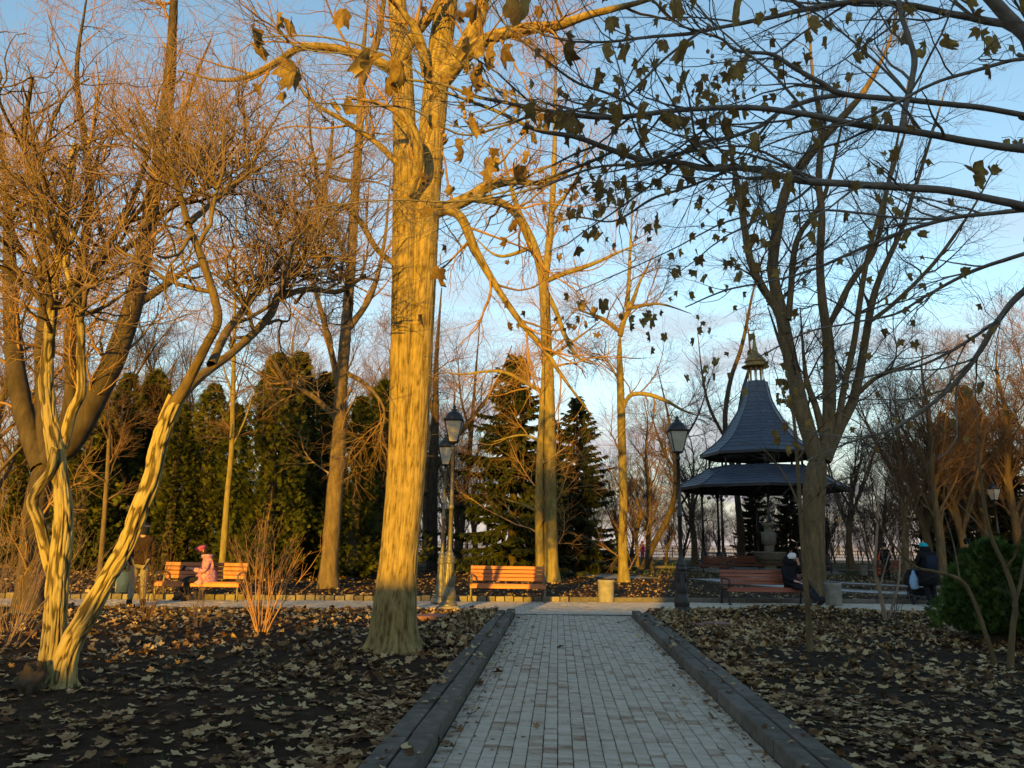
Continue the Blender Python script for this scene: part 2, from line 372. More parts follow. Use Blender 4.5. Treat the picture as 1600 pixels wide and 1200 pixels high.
# double kerbs beside the path
kerb = root('kerb')
def kerb_run(pts, w, h, top, ln, matn, name='kerb_stone', parent=kerb, tones=(.2, .9), gap=.008, jit=.0025):
    P = np.array(pts, float); seg = np.linalg.norm(np.diff(P, axis=0), axis=1); S = np.concatenate([[0], np.cumsum(seg)]); s = 0
    while s < S[-1] - .05:
        l = min(ln * rng.uniform(.93, 1.07), S[-1] - s)
        a = np.array([np.interp(s, S, P[:, k]) for k in (0, 1)]); b = np.array([np.interp(s + l, S, P[:, k]) for k in (0, 1)])
        d = b - a; c = (a + b) / 2; L_ = np.linalg.norm(d)
        if L_ > .03:
            q = MB(); cbox(q, (0, 0, -h / 2), (L_ - gap, w, h), .009 if w > .12 else .007, tone=rng.uniform(*tones), jit=.0015)
            o = link(name, q.mesh(name, M[matn], False), parent); o.location = (c[0], c[1], top + rng.normal(0, jit)); o.rotation_euler = (rng.normal(0, .01), 0, math.atan2(d[1], d[0]) + rng.normal(0, .004))
        s += l
def side(v, y0, y1): return [uv2xy(y, v) for y in np.linspace(y0, y1, 30)]
xe = lambda v, y: uv2xy(y, v)
kerb_run(side(-PW - .09, 1, 16.75), KW, .22, .125, .98, 'kerb')
kerb_run(side(-PW - .27, 1, 16.45) , KW, .22, .118, .98, 'kerb')
kerb_run(side(PW + .09, 1, 16.95), KW, .22, .125, .98, 'kerb')
r_end = [(3.17 + .05, 16.55), (3.28, 16.95), (3.55, 17.2), (4.1, 17.3)]
kerb_run(side(PW + .27, 1, 16.4) + [(q[0] - .06, q[1]) for q in r_end], KW, .22, .118, .5 * 1.9, 'kerb')
# thin kerb along the near and far edges of the cross path
kerb_run([(x, near_y(x) - .06) for x in np.linspace(-24, -.42, 60)], .09, .2, .095, .98, 'sunlit_kerb')
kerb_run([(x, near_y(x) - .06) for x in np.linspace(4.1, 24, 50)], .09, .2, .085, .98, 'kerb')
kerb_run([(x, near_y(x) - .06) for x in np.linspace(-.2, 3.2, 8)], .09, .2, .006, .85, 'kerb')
kerb_run([(x, far_y(x) + .06) for x in np.linspace(-20, 1.6, 60)], .10, .24, .125, .235, 'sunlit_kerb', tones=(0, 1), jit=.007, gap=.03)
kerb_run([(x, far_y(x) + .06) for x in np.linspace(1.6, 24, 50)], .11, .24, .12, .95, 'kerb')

# far walks round the pavilion
for pts, w in FARPATHS:
    S = spline(pts, 30); d = nrm(np.gradient(S, axis=0)); n_ = np.stack([-d[:, 1], d[:, 0]], -1)
    fp = root('footpath'); mb = MB()
    A = S + n_ * w / 2; B = S - n_ * w / 2
    zz = lambda q: np.maximum(ground_z(q[:, 0], q[:, 1]), .03)[:, None] + .035
    V = np.stack([np.hstack([A, zz(A)]), np.hstack([B, zz(B)])], 1).reshape(-1, 3)
    i = np.arange(29)[:, None] * 2; F = (i + np.array([[1, 3, 2, 0]])); mb.add(V, F); mb.obj('surface', M['asphalt'], fp)
    for s in (-1, 1): kerb_run([tuple(q) for q in (S + s * n_ * (w / 2 + .06))], .1, .2, .13, 1.6, 'kerb', parent=fp)

# far hills across the plain
mb = MB(); n = 160; xs = np.linspace(-9000, 9000, n)
for row, (yy, hh) in enumerate([(5200, 22), (7600, 95)]):
    top = -60 + hh * (.8 + .9 * fbm(np.stack([xs / 900, np.full(n, row * 7.3), np.zeros(n)], -1), 4))
    V = np.concatenate([np.stack([xs, np.full(n, yy - 900.), np.full(n, -62.)], -1), np.stack([xs, np.full(n, yy * 1.), top], -1), np.stack([xs, np.full(n, yy + 900.), np.full(n, -62.)], -1)])
    i = np.arange(n - 1); F = np.stack([i, i + 1, n + i + 1, n + i], -1); mb.add(V, [F, F + n])
struct(mb.obj('far_hills', M['plain']))

# ------------------------------------------------------------------ leaf shapes
def leaf_outline(kind):
    if kind == 0:                      # wide five-lobed leaf
        A = [0, 9, 14, 24, 34, 45, 52, 62, 75, 92, 104, 118, 135, 160]
        Q = [1.0, .78, .82, .56, .70, .76, .90, .72, .54, .62, .70, .54, .44, .22]
    else:                              # narrower three-lobed leaf
        A = [0, 10, 20, 30, 42, 50, 60, 75, 95, 120, 150]
        Q = [1.0, .74, .62, .45, .62, .82, .60, .46, .5, .4, .22]
    a = np.radians(A); q = np.array(Q)
    x = np.concatenate([q * np.sin(a), -(q * np.sin(a))[:0:-1]]); y = np.concatenate([q * np.cos(a), (q * np.cos(a))[:0:-1]])
    k = len(x)
    V = np.concatenate([[[0, 0, 0]], np.stack([x, y, np.zeros(k)], -1), [[.02, -.75, .0], [-.02, -.75, .0]]])
    V[:, 1] += .12
    i = np.arange(k); F = np.stack([np.zeros(k, int), (i + 1) % k + 1, i + 1], -1)
    F = np.vstack([F, [[0, k + 1, k + 2]]])
    return V, F
LV = [leaf_outline(0), leaf_outline(1)]
def simple_leaf():
    a = np.radians([0, 26, 52, 80, 105, 150, 210, 255, 280, 308, 334]); q = np.array([1, .58, .85, .58, .7, .3, .3, .7, .58, .85, .58])
    V = np.stack([q * np.sin(a), q * np.cos(a), np.zeros(len(a))], -1)
    V = np.vstack([[0, 0, 0], V]); k = len(a); i = np.arange(k)
    return V, np.stack([np.zeros(k, int), (i + 1) % k + 1, i + 1], -1)
SL = simple_leaf()
def rotm(ax, ay, az):
    cx, sx, cy, sy, cz, sz = np.cos(ax), np.sin(ax), np.cos(ay), np.sin(ay), np.cos(az), np.sin(az)
    n = len(ax); Rx = np.zeros((n, 3, 3)); Ry = Rx.copy(); Rz = Rx.copy()
    Rx[:, 0, 0] = 1; Rx[:, 1, 1] = cx; Rx[:, 1, 2] = -sx; Rx[:, 2, 1] = sx; Rx[:, 2, 2] = cx
    Ry[:, 1, 1] = 1; Ry[:, 0, 0] = cy; Ry[:, 0, 2] = sy; Ry[:, 2, 0] = -sy; Ry[:, 2, 2] = cy
    Rz[:, 2, 2] = 1; Rz[:, 0, 0] = cz; Rz[:, 0, 1] = -sz; Rz[:, 1, 0] = sz; Rz[:, 1, 1] = cz
    return Rz @ Ry @ Rx
def leaf_batch(mb, pos, size, tmpl, tilt=.25, curl=.35, tone=None):
    V0, F0 = tmpl; n = len(pos); k = len(V0)
    V = np.repeat(V0[None], n, 0).copy(); x, y = V[..., 0], V[..., 1]
    c = rng.normal(0, curl, (n, 4))
    V[..., 2] = (np.abs(c[:, :1]) + .1) * x * x * .8 + c[:, 1:2] * y * y * .7 + c[:, 2:3] * x * y + c[:, 3:4] * .4 * np.abs(x) + rng.normal(0, .035, (n, k))
    V = V * np.asarray(size)[:, None, None]
    m = rotm(rng.normal(0, tilt, n), rng.normal(0, tilt, n), rng.uniform(0, 6.28, n))
    V = np.einsum('nij,nkj->nki', m, V) + pos[:, None]
    t = rng.uniform(0, 1, n) if tone is None else tone
    mb.add(V.reshape(-1, 3), (F0[None] + (np.arange(n) * k)[:, None, None]).reshape(-1, 3), np.repeat(t, k))

# ------------------------------------------------------------------ fallen leaves
def density(x, y):                     # how thickly the leaves lie on the beds
    pv = path_v(x, y); k = -pv - PW
    left = .26 + .9 * np.exp(-np.clip(k - .35, 0, 9) / .75) + .25 * np.clip((y - 12) / 3, 0, 1) + .15 * np.clip((6.5 - y) / 2, 0, 1)
    k2 = pv - PW
    right = .42 + .65 * np.exp(-np.clip(k2 - .3, 0, 9) / .9) + .7 * np.clip((y - 11.5) / 3, 0, 1)
    right = right * (1 - .75 * np.exp(-(((x - 5.9) / 1.7) ** 2 + ((y - 7.4) / .7) ** 2))) * (1 - .6 * np.exp(-(((x - 3.9) / .7) ** 2 + ((y - 10.5) / .8) ** 2)))
    d = np.where(pv < 0, left, right)
    d = d * np.clip(.15 + 1.9 * n2(x, y, 1.3, 9) ** 1.3, 0, 1.3)
    bare = (np.hypot(x + 1.6, y - 11.3) < .5) | (np.hypot(x + 4.55, y - 8.3) < .22)
    return np.where(bare, 0, d)
def on_bed(x, y):
    return (np.abs(path_v(x, y)) > PW + .37) & (y < near_y(x) - .13)
def scatter(n, x0, x1, y0, y1):
    x = rng.uniform(x0, x1, n); y = rng.uniform(y0, y1, n)
    m = on_bed(x, y) & (rng.random(n) < density(x, y) / 1.3); return x[m], y[m]
litter = MB(); near = []
x, y = scatter(15500, -5.5, 6.6, 3.6, 8.0); s = .026 + .062 * rng.random(len(x)) ** .9; lay = rng.random(len(x)) ** 2 * .035 * np.clip(density(x, y), 0, 1)
P = np.stack([x, y, ground_z(x, y) + .012 + lay], -1)
# the largest showing leaves nearest the camera are objects of their own
sx = 800 + 1200 * P[:, 0] / P[:, 1]; inview = (np.abs(P[:, 0] / P[:, 1]) < .66) & (P[:, 1] > 4.75)
score = s / P[:, 1] * (1 + lay * 12) * inview
idx = np.argsort(-score)[:262]; msk = np.ones(len(P), bool); msk[idx] = False
sel = rng.random(len(P)) < .7
big_ = s > .062
for tm, mm in ((LV[0], msk & sel & big_), (LV[1], msk & ~sel & big_), (SL, msk & ~big_)): leaf_batch(litter, P[mm], s[mm], tm, .13, .24)
lm = []
for q in range(14):
    t_ = MB(); leaf_batch(t_, np.zeros((1, 3)), np.ones(1), LV[0 if q % 3 else 1], .1, .24, tone=rng.uniform(0, 1, 1)); lm.append(t_.mesh('fallen_leaf', M['leaf']))
for i_ in idx:
    o = link('fallen_leaf', lm[rng.integers(14)]); o.location = P[i_] + [0, 0, .012]; o.scale = (s[i_],) * 3; o.rotation_euler = (rng.normal(0, .14), rng.normal(0, .14), rng.uniform(0, 6.3))
    tag(o, 'curled dry brown leaf fallen on the dark soil beside the paved path', 'leaf', 'large fallen leaves on the beds beside the path')
x, y = scatter(42000, -9, 11.5, 8.0, 17.9); s = .035 + .06 * rng.random(len(x)); sel = (y < 10) & (s > .065)
P = np.stack([x, y, ground_z(x, y) + .01 + rng.random(len(x)) ** 2 * .05 * np.clip(density(x, y), 0, 1)], -1)
leaf_batch(litter, P[sel], s[sel], LV[0], .2, .3); leaf_batch(litter, P[~sel], s[~sel], SL, .36, .42)
# beyond the cross path
n = 19000; x = rng.uniform(-22, 26, n); y = 20 + rng.random(n) ** 1.4 * 26; m = (y > far_y(x) + .2) & (rng.random(n) < .35 + .65 * n2(x, y, .6, 4)); x, y = x[m], y[m]
leaf_batch(litter, np.stack([x, y, ground_z(x, y) + .015], -1), rng.uniform(.03, .085, len(x)), SL, .35, .5)
# leaves and crumbs that have spilt over the kerbs and into the path's edges
n = 420; y = rng.uniform(4.6, 16.4, n); sd_ = rng.choice([-1, 1], n); v_ = sd_ * (PW + rng.uniform(.0, .36, n)); m = rng.random(n) < .5
x = PC + PS * y + v_ / PL; leaf_batch(litter, np.stack([x[m], y[m], np.full(m.sum(), .137)], -1), rng.uniform(.02, .065, m.sum()), SL, .2, .4)
n = 700; y = rng.uniform(4.6, 16.6, n); v_ = rng.choice([-1, 1], n) * (PW - .02 - rng.exponential(.11, n)); x = PC + PS * y + v_ / PL; leaf_batch(litter, np.stack([x, y, np.full(n, .006)], -1), rng.uniform(.006, .04, n), SL, .2, .4)
n = 260; y = rng.uniform(4.6, 20, n); v_ = rng.uniform(-PW, PW, n); x = PC + PS * y + v_ / PL; leaf_batch(litter, np.stack([x, y, np.full(n, .006)], -1), rng.uniform(.005, .022, n), SL, .2, .4)
litter.obj('leaf_litter', M['leaf'], smooth=True, kind='stuff')

# single leaves blown onto the paving, placed where the photograph shows them
plabels = ['small curled leaf lying on the setts at the foot of the left kerb', 'small dry leaf lying on the setts near the middle of the path', 'flat brown leaf lying on the setts against the right kerb']
for (px, py, sz, dk) in [(840, 1140, .055, 1), (815, 1156, .045, 1), (1062, 1125, .085, 1), (1110, 1122, .10, 1), (752, 1072, .09, 0), (762, 1118, .07, 0), (715, 1142, .075, 0), (690, 1160, .11, 0), (768, 1040, .1, 0), (782, 1052, .12, 0),
                         (878, 1012, .11, 0), (920, 1019, .085, 0), (957, 1054, .055, 0), (1028, 1050, .10, 0), (1080, 1070, .10, 1), (1125, 1175, .06, 1), (1205, 1130, .085, 1), (1063, 1048, .07, 1), (1049, 1012, .08, 1), (1037, 1022, .09, 1),
                         (1010, 985, .08, 1), (995, 994, .1, 0), (832, 982, .09, 0), (968, 975, .08, 0), (1145, 1142, .06, 1), (1105, 1100, .06, 1), (736, 1118, .09, 0), (700, 1172, .08, 0), (790, 1010, .07, 0), (1060, 1032, .08, 0)]:
    g = G(px, py); onk = abs(path_v(g[0], g[1])) > PW
    o = link('fallen_leaf', lm[rng.integers(14)]); o.location = (g[0], g[1], .135 if onk else .02); o.scale = (sz * .8,) * 3; o.rotation_euler = (rng.normal(0, .25), rng.normal(0, .25), rng.uniform(0, 6.3))
    v_ = path_v(g[0], g[1])
    tag(o, plabels[0 if v_ < -.65 else (2 if v_ > .65 else 1)], 'leaf', ['leaves along the left kerb', 'leaves in the middle of the path', 'leaves along the right kerb'][0 if v_ < -.65 else (2 if v_ > .65 else 1)])

# sparse grass blades in the soil
n = 2600; x = rng.uniform(-6, -.9, n); y = rng.uniform(4.2, 9.5, n); m = on_bed(x, y) & (n2(x, y, 1.7, 21) > .55); x, y = x[m], y[m]; n = len(x)
base = np.stack([x, y, ground_z(x, y)], -1); h = rng.uniform(.02, .06, n)[:, None]; lean = rng.normal(0, .5, (n, 3)) * h; lean[:, 2] = h[:, 0]
w = nrm(np.cross(lean, [0, 0, 1.0]) + 1e-6) * .0025
V = np.stack([base - w, base + w, base + lean], 1).reshape(-1, 3)
mb = MB(); mb.add(V, np.arange(3 * n).reshape(n, 3)); mb.obj('grass', M['grass'], kind='stuff')
n = 9000; x = rng.uniform(-20, 34, n); y = rng.uniform(36, 74, n); base = np.stack([x, y, ground_z(x, y)], -1); h = rng.uniform(.05, .14, n)[:, None]; lean = rng.normal(0, .5, (n, 3)) * h; lean[:, 2] = h[:, 0]
w = nrm(np.cross(lean, [0, 0, 1.0]) + 1e-6) * .03
V = np.stack([base - w, base + w, base + lean], 1).reshape(-1, 3)
mb = MB(); mb.add(V, np.arange(3 * n).reshape(n, 3)); mb.obj('grass', M['grass'], kind='stuff')

for (px, py, w_, d_, rz_, lb) in [(1112, 977, .62, .42, .15, 'flat reddish stone slab set in the leaves right of the path'), (668, 966, .7, .42, .1, 'flat reddish stone slab in the leaves beside the left lamp post')]:
    g = G(px, py, .1); mb = MB(); cbox(mb, (0, 0, 0), (w_, d_, .07), .012, jit=.003); o = mb.obj('stone_slab', M['slab'], smooth=False)
    o.location = (g[0], g[1], ground_z(g[0], g[1]) + .03); o.rotation_euler = (.02, -.03, rz_); tag(o, lb, 'slab')

# ------------------------------------------------------------------ growing bare trees
def grow(P, Rr, n, length, ang=(35, 70), npts=6, wig=.25, up=.06, tmin=.15, rk=.6, rcap=.05, rend=.3, rmin=.0018, kink=0.0, clip=None, bias=None):
    B, N, _ = P.shape
    Ls = np.linalg.norm(np.diff(P, axis=1), axis=2).sum(1)
    w = Ls if bias is None else Ls * bias
    idx = rng.choice(B, n, p=w / w.sum()); t = (tmin + (1 - tmin) * rng.random(n)) * (N - 1.001)
    i = t.astype(int); f = (t - i)[:, None]
    p = P[idx, i] * (1 - f) + P[idx, i + 1] * f; T = nrm(P[idx, i + 1] - P[idx, i]); r = Rr[idx, i] * (1 - f[:, 0]) + Rr[idx, i + 1] * f[:, 0]
    if clip is not None:
        m = clip(p); p, T, r, t = p[m], T[m], r[m], t[m]; n = len(p)
    U = nrm(np.cross(T, rng.normal(0, 1, (n, 3)))); a = np.radians(rng.uniform(ang[0], ang[1], n))[:, None]
    D = nrm(np.cos(a) * T + np.sin(a) * U)
    Ln = rng.uniform(length[0], length[1], n) * (1.15 - .5 * t / N)
    r0 = np.minimum(np.minimum(r * rk, rcap), r * .95); r0 = np.maximum(r0, rmin)
    step = (Ln / (npts - 1))[:, None]; out = [p - D * np.minimum(r, .5)[:, None] * .3]; q = out[0]; sw = rng.normal(0, 1, (n, 3)) * wig * .5
    for s in range(1, npts):
        k = rng.normal(0, 1, (n, 3)) * wig
        if kink: k = k + rng.normal(0, 1, (n, 3)) * kink * (rng.random((n, 1)) < .45)
        D = nrm(D + k + sw * .4 + np.array([0, 0, up])); q = q + D * step; out.append(q)
    Pn = np.stack(out, 1); tt = np.linspace(0, 1, npts)[None]
    Rn = np.maximum(r0[:, None] * (1 - (1 - rend) * tt), rmin * .7)
    return Pn, Rn

def resample(pts, n): return spline(pts, n)
def pxstem(pts, d0, d1=None, under=False):          # [(px, py, width px)] -> rows x, y, z, r
    out = []; m = len(pts)
    ln = np.cumsum([0] + [math.hypot(pts[i + 1][0] - pts[i][0], pts[i + 1][1] - pts[i][1]) for i in range(m - 1)]); ln = ln / max(ln[-1], 1)
    for k, q in enumerate(pts):
        d = q[3] if len(q) > 3 else (d0 if d1 is None else d0 + (d1 - d0) * ln[k])
        p = W(q[0], q[1], d); z = (p - CAM) @ _fw; out.append([*p, q[2] / 2 * z / FPX])
    if under:
        a = out[0]; out.insert(0, [a[0], a[1], a[2] - .25, a[3] * 1.05])
    return np.array(out)
def stems_to(P4, n=24):
    S = np.stack([resample(p, n) for p in P4]); return S[..., :3], np.maximum(S[..., 3], .002)

def bark_tube(mb, P4, k, n, amp, fh, fv, base, flare=0.0, lobes=5, fl_h=.3, ph=0.0, lump=0.0, tone_k=1.6):
    S = spline(P4, n); P = S[:, :3]; r = S[:, 3]
    T = nrm(np.gradient(P, axis=0)); ref = np.array([0, 1., 0]); U = nrm(ref - T * (T @ ref)[:, None]); Vv = np.cross(T, U)
    a = np.arange(k) * 2 * math.pi / k
    s = np.concatenate([[0], np.cumsum(np.linalg.norm(np.diff(P, axis=0), axis=1))])
    ca, sa = np.cos(a)[None], np.sin(a)[None]; rr = r[:, None]
    q = np.stack([ca * rr * fh, sa * rr * fh, np.repeat(s[:, None] * fv, k, 1) + 0 * ca], -1) + np.array([ph, 0, 0])
    warp = fbm(q * .35, 2)[..., None] * np.array([1.6, 1.6, .4]); q = q + warp
    v = noise3(q); v2 = noise3(q * np.array([1.9, 1.9, 1.3]) + 5); ridge = np.clip(np.abs(2 * v - 1) * 2.6, 0, 1) * .62 + np.clip(np.abs(2 * v2 - 1) * 2.4, 0, 1) * .38
    big = fbm(np.stack([ca * rr * 5, sa * rr * 5, s[:, None] * 2.2 + 0 * ca], -1) + ph, 3)
    Rad = rr + amp * ridge + lump * rr * big
    if flare:
        h = np.maximum(P[:, 2:3] - base[2], 0); fl = np.exp(-h / fl_h) + .9 * np.exp(-h / (fl_h * .22))
        Rad = Rad * (1 + flare * fl * (.45 + .55 * np.cos(a[None] * lobes + ph + .8 * np.sin(a[None] * 2 + 1)) ** 2))
    V = P[:, None] + Rad[..., None] * (U[:, None] * ca[..., None] + Vv[:, None] * sa[..., None])
    i = np.arange(n - 1)[:, None] * k; j = np.arange(k)[None]
    F = np.stack([i + j, i + (j + 1) % k, i + k + (j + 1) % k, i + k + j], -1).reshape(-1, 4)
    tone = np.clip(.5 + (ridge - .62) * tone_k * .8, -.4, 1.2)
    mb.add(V.reshape(-1, 3) - base, F, tone.ravel())

def tree(name, label, base, trunk, limbs, levels, bark, twig, cat='tree', group=None, kt=14, kl=8, flare=.35, trunk_obj=None, ground=True):
    base = np.array(base, float); t = thing(name, label, cat, base, 0, group)
    allP = []
    if trunk is not None:
        mb = MB(); S = spline(trunk, 40)
        if trunk_obj is None:
            h = np.maximum(S[:, 2] - base[2], 0)
            bark_tube(mb, np.column_stack([S[:, :3], S[:, 3] * (1 + (flare * np.exp(-h / .25) if ground else 0))]), *((34, 120) if S[0, 3] > .2 else (18, 60)), float(S[0, 3]) * .07, 24, 2.2, base, lump=.12)
            mb.obj('trunk', bark, t)
        allP.append(resample(trunk, 24))
    for L_ in limbs:
        mb = MB(); S = spline(L_, 26)
        if S[0, 3] > .05: bark_tube(mb, S, *((kl + 8, 60) if S[0, 3] > .12 else (kl + 2, 36)), S[0, 3] * .07, 26, 3, base, lump=.12)
        else: V, F = tubes(S[None, :, :3], S[None, :, 3], kl); mb.add(V - base, F)
        mb.obj('limb', bark, t); allP.append(resample(L_, 24))
    A = np.stack(allP); P, Rr = A[..., :3], A[..., 3]; cm = MB(); bias = None
    if trunk is not None: bias = np.ones(len(P)); bias[0] = .25
    PP = [(P, Rr)]
    for li, lv in enumerate(levels):
        lv = dict(lv); k = lv.pop('k', 3); src = lv.pop('src', -1)
        b = bias if (src == -1 and li == 0) or src == 0 else None
        if src == -2 and li > 0:
            a_, c_ = PP[-1], PP[-2]; n_ = min(a_[0].shape[1], c_[0].shape[1])
            Pn, Rn = grow(*PP[-1], **lv)
        else: Pn, Rn = grow(*PP[src], bias=b, **lv)
        V, F = tubes(Pn, Rn, k); cm.add(V - base, F); PP.append((Pn, Rn))
    if levels: cm.obj('crown', twig, t)
    return t, PP

# ------------------------------------------------------------------ near left: ridged pale tree with a mop of gnarled shoots
gb = G(92, 1068, .1); dV = gb[1]
t = thing('gnarled_tree', 'low gnarled tree with pale deeply ridged V-shaped twin trunks, sunlit at the left', 'tree', (gb[0], gb[1], .1)); tb = np.array([gb[0], gb[1], .1])
vt1 = pxstem([(80, 1062, 44), (82, 1020, 38), (86, 975, 34), (90, 908, 33), (98, 833, 29), (97, 767, 25), (85, 696, 24), (76, 633, 20), (72, 595, 18), (76, 540, 16), (84, 450, 14), (96, 380, 12), (104, 300, 10), (118, 225, 7)], dV, dV - .3, True)
vt2 = pxstem([(97, 1070, 40), (102, 1038, 36), (113, 1000, 34), (138, 958, 32), (167, 904, 28), (196, 854, 26), (217, 800, 27), (237, 746, 26), (247, 700, 26), (259, 662, 24), (277, 620, 25)], dV - .05, dV - .5, True)
for nm, P4, n_, ph in (('trunk', vt1, 420, 3.), ('trunk', vt2, 330, 9.)):
    mb = MB(); bark_tube(mb, P4 * [1, 1, 1, .8], 100, int(n_ * .8), .022, 34, 4.6, tb, flare=.25, lobes=2, fl_h=.12, ph=ph, lump=.16, tone_k=1.7); mb.obj(nm, M['bark_pale'], t)
vl = [pxstem([(82, 900, 20), (71, 858, 20), (62, 817, 19), (51, 785, 20), (60, 762, 18), (77, 737, 16), (86, 700, 14)], dV - .02, dV - .25),
      pxstem([(98, 700, 20), (112, 646, 18), (127, 612, 16), (126, 560, 15), (125, 500, 14), (112, 450, 13), (104, 400, 10), (130, 330, 7)], dV - .05, dV - .6),
      pxstem([(270, 635, 22), (292, 600, 18), (322, 540, 16), (340, 500, 15), (331, 450, 14), (312, 395, 12), (294, 350, 11), (280, 300, 9), (262, 240, 6)], dV - .5, dV - 1.4),
      pxstem([(272, 630, 20), (312, 590, 16), (370, 545, 14), (420, 495, 14), (436, 460, 13), (455, 430, 11), (480, 395, 9), (500, 350, 7)], dV - .5, dV + 2.0),
      pxstem([(330, 570, 15), (352, 522, 14), (372, 495, 12), (405, 450, 10), (440, 400, 8), (430, 350, 6)], dV - .6, dV + 1.6),
      pxstem([(436, 465, 12), (480, 452, 10), (530, 455, 8), (570, 430, 6)], dV + 1.2, dV + 2.8),
      pxstem([(120, 480, 13), (160, 400, 12), (200, 330, 10), (225, 260, 8), (240, 200, 6)], dV - .3, dV + .5),
      pxstem([(80, 470, 12), (40, 400, 11), (5, 350, 9), (-40, 290, 7)], dV - .2, dV + .3),
      pxstem([(98, 380, 11), (60, 300, 10), (40, 210, 8), (50, 120, 5)], dV - .2, dV - 1.0),
      pxstem([(160, 400, 11), (210, 380, 9), (260, 330, 8), (310, 300, 6), (350, 250, 5)], dV, dV + 1),
      pxstem([(294, 350, 10), (350, 300, 9), (390, 260, 7), (420, 200, 5)], dV - 1.2, dV + 1.6),
      pxstem([(480, 395, 8), (500, 320, 8), (515, 250, 6), (520, 190, 4)], dV + 1.4, dV + 2.6)]
for P4 in vl:
    mb = MB(); bark_tube(mb, P4 * [1, 1, 1, .75], 32, 140, .008, 36, 5, tb, ph=P4[0, 0], lump=.3); mb.obj('limb', M['bark_pale' if P4[0, 2] < 2.6 else 'bark'], t)
PPv = [stems_to(vl + [vt1[9:]])]
def vclip(p):
    q = p - CAM; z = q @ _fw; y = 600 - FPX * (q @ _up) / z; x = 800 + FPX * (q @ _rt) / z; return (y < 540 - .12 * np.maximum(x - 300, 0)) & (x < 575) & ((x < 440) | (p[:, 1] > dV + 1.1))
a = grow(*PPv[0], n=120, length=(.7, 1.7), ang=(30, 75), npts=10, wig=.16, up=.10, rk=.65, rcap=.024, rend=.4, kink=.42, clip=vclip)
b = grow(*a, n=560, length=(.5, 1.15), ang=(30, 75), npts=9, wig=.18, up=.09, rk=.7, rcap=.012, rend=.4, kink=.40, tmin=.05)
c = grow(*b, n=2700, length=(.3, .75), ang=(25, 65), npts=7, wig=.16, up=.13, rk=.7, rcap=.0062, rend=.4, kink=.25, tmin=.05)
d_ = grow(*c, n=7600, length=(.2, .6), ang=(15, 50), npts=5, wig=.12, up=.22, rk=.7, rcap=.0036, rend=.45, rmin=.0015)
mb = MB(); 
for q, k in ((a, 7), (b, 5)): V, F = tubes(*q, k); mb.add(V - tb, F)
mb.obj('branches', M['bark'], t, kind='stuff')
mb = MB()
for q, k in ((c, 4), (d_, 3)): V, F = tubes(*q, k); mb.add(V - tb, F)
mb.obj('crown', M['twig_pink'], t)

# ------------------------------------------------------------------ big double trunk in the middle
gB = G(615, 1012, .12); dB = gB[1]; bb = np.array([gB[0], gB[1], .1])
t = thing('maple_tree', 'huge golden-lit twin-stemmed tree with a flaring base left of the path', 'tree', bb)
b1 = pxstem([(606, 1012, 58), (608, 950, 54), (617, 850, 46), (627, 700, 44), (631, 500, 43), (633, 300, 42), (631, 180, 38), (627, 90, 34), (620, 0, 30), (610, -120, 24), (600, -260, 16)], dB, None, True)
b2 = pxstem([(620, 1012, 64), (622, 950, 62), (631, 850, 50), (645, 700, 50), (656, 500, 48), (668, 300, 45), (680, 150, 43), (690, 60, 39), (698, 0, 36), (712, -150, 28), (720, -300, 18)], dB + .03, dB + .1, True)
for P4, ph in ((b1, 2.), (b2, 7.)):
    mb = MB(); bark_tube(mb, P4 * [1, 1, 1, .88], 116, 270, .0105, 48, 3.6, bb, flare=.5, lobes=2.5 if ph < 5 else 3, fl_h=.25, ph=ph, lump=.07, tone_k=1.5); mb.obj('trunk', M['bark_big'], t)
bl = [pxstem([(690, 125, 30), (716, 92, 28), (738, 50, 24), (750, 20, 22), (765, -60, 18), (800, -200, 12)], dB, dB - .5),
      pxstem([(704, 110, 24), (735, 80, 22), (765, 60, 19), (820, 45, 17), (870, 40, 14), (925, 22, 11), (1010, 0, 9), (1100, -40, 6)], dB, dB - 1.6),
      pxstem([(672, 335, 20), (705, 322, 20), (735, 308, 18), (765, 290, 16), (800, 283, 12), (850, 285, 8), (900, 262, 5)], dB, dB + 1.5),
      pxstem([(690, 325, 13), (720, 340, 14), (745, 395, 12), (780, 455, 9), (815, 505, 8), (850, 545, 7), (880, 590, 6), (925, 650, 4)], dB, dB + 1.8),
      pxstem([(735, 308, 14), (790, 320, 11), (815, 350, 10), (830, 390, 8), (850, 430, 6)], dB + .2, dB + 1.6),
      pxstem([(620, 110, 14), (580, 92, 14), (520, 75, 12), (470, 75, 10), (430, 98, 9), (385, 120, 7), (340, 125, 5), (280, 110, 3)], dB, dB - 1.5),
      pxstem([(668, 120, 16), (655, 60, 14), (630, 20, 12), (590, -20, 10)], dB - .1, dB - .8),
      pxstem([(640, 300, 12), (655, 250, 14), (640, 190, 12), (600, 165, 9), (540, 150, 6)], dB - .3, dB - 1.2),
      pxstem([(622, 100, 16), (650, 50, 18), (675, 20, 15), (700, -40, 11)], dB - .1, dB - .4),
      pxstem([(625, 260, 9), (590, 225, 8), (540, 190, 7), (480, 150, 5), (430, 60, 3)], dB - .1, dB - 1.),
      pxstem([(628, 420, 9), (590, 390, 8), (550, 330, 7), (500, 310, 5), (450, 250, 3)], dB - .1, dB - 1.)]
for P4 in bl:
    P4[-1, 3] *= .25; P4[-2, 3] *= .7
    mb = MB(); bark_tube(mb, P4, 26, 90, .007, 26, 6, bb, ph=P4[0, 2], lump=.15); mb.obj('limb', M['bark_big'], t)
Pb = stems_to(bl)
a = grow(*Pb, n=90, length=(.8, 1.9), ang=(30, 65), npts=9, wig=.13, up=.03, rk=.6, rcap=.022, rend=.3, kink=.12)
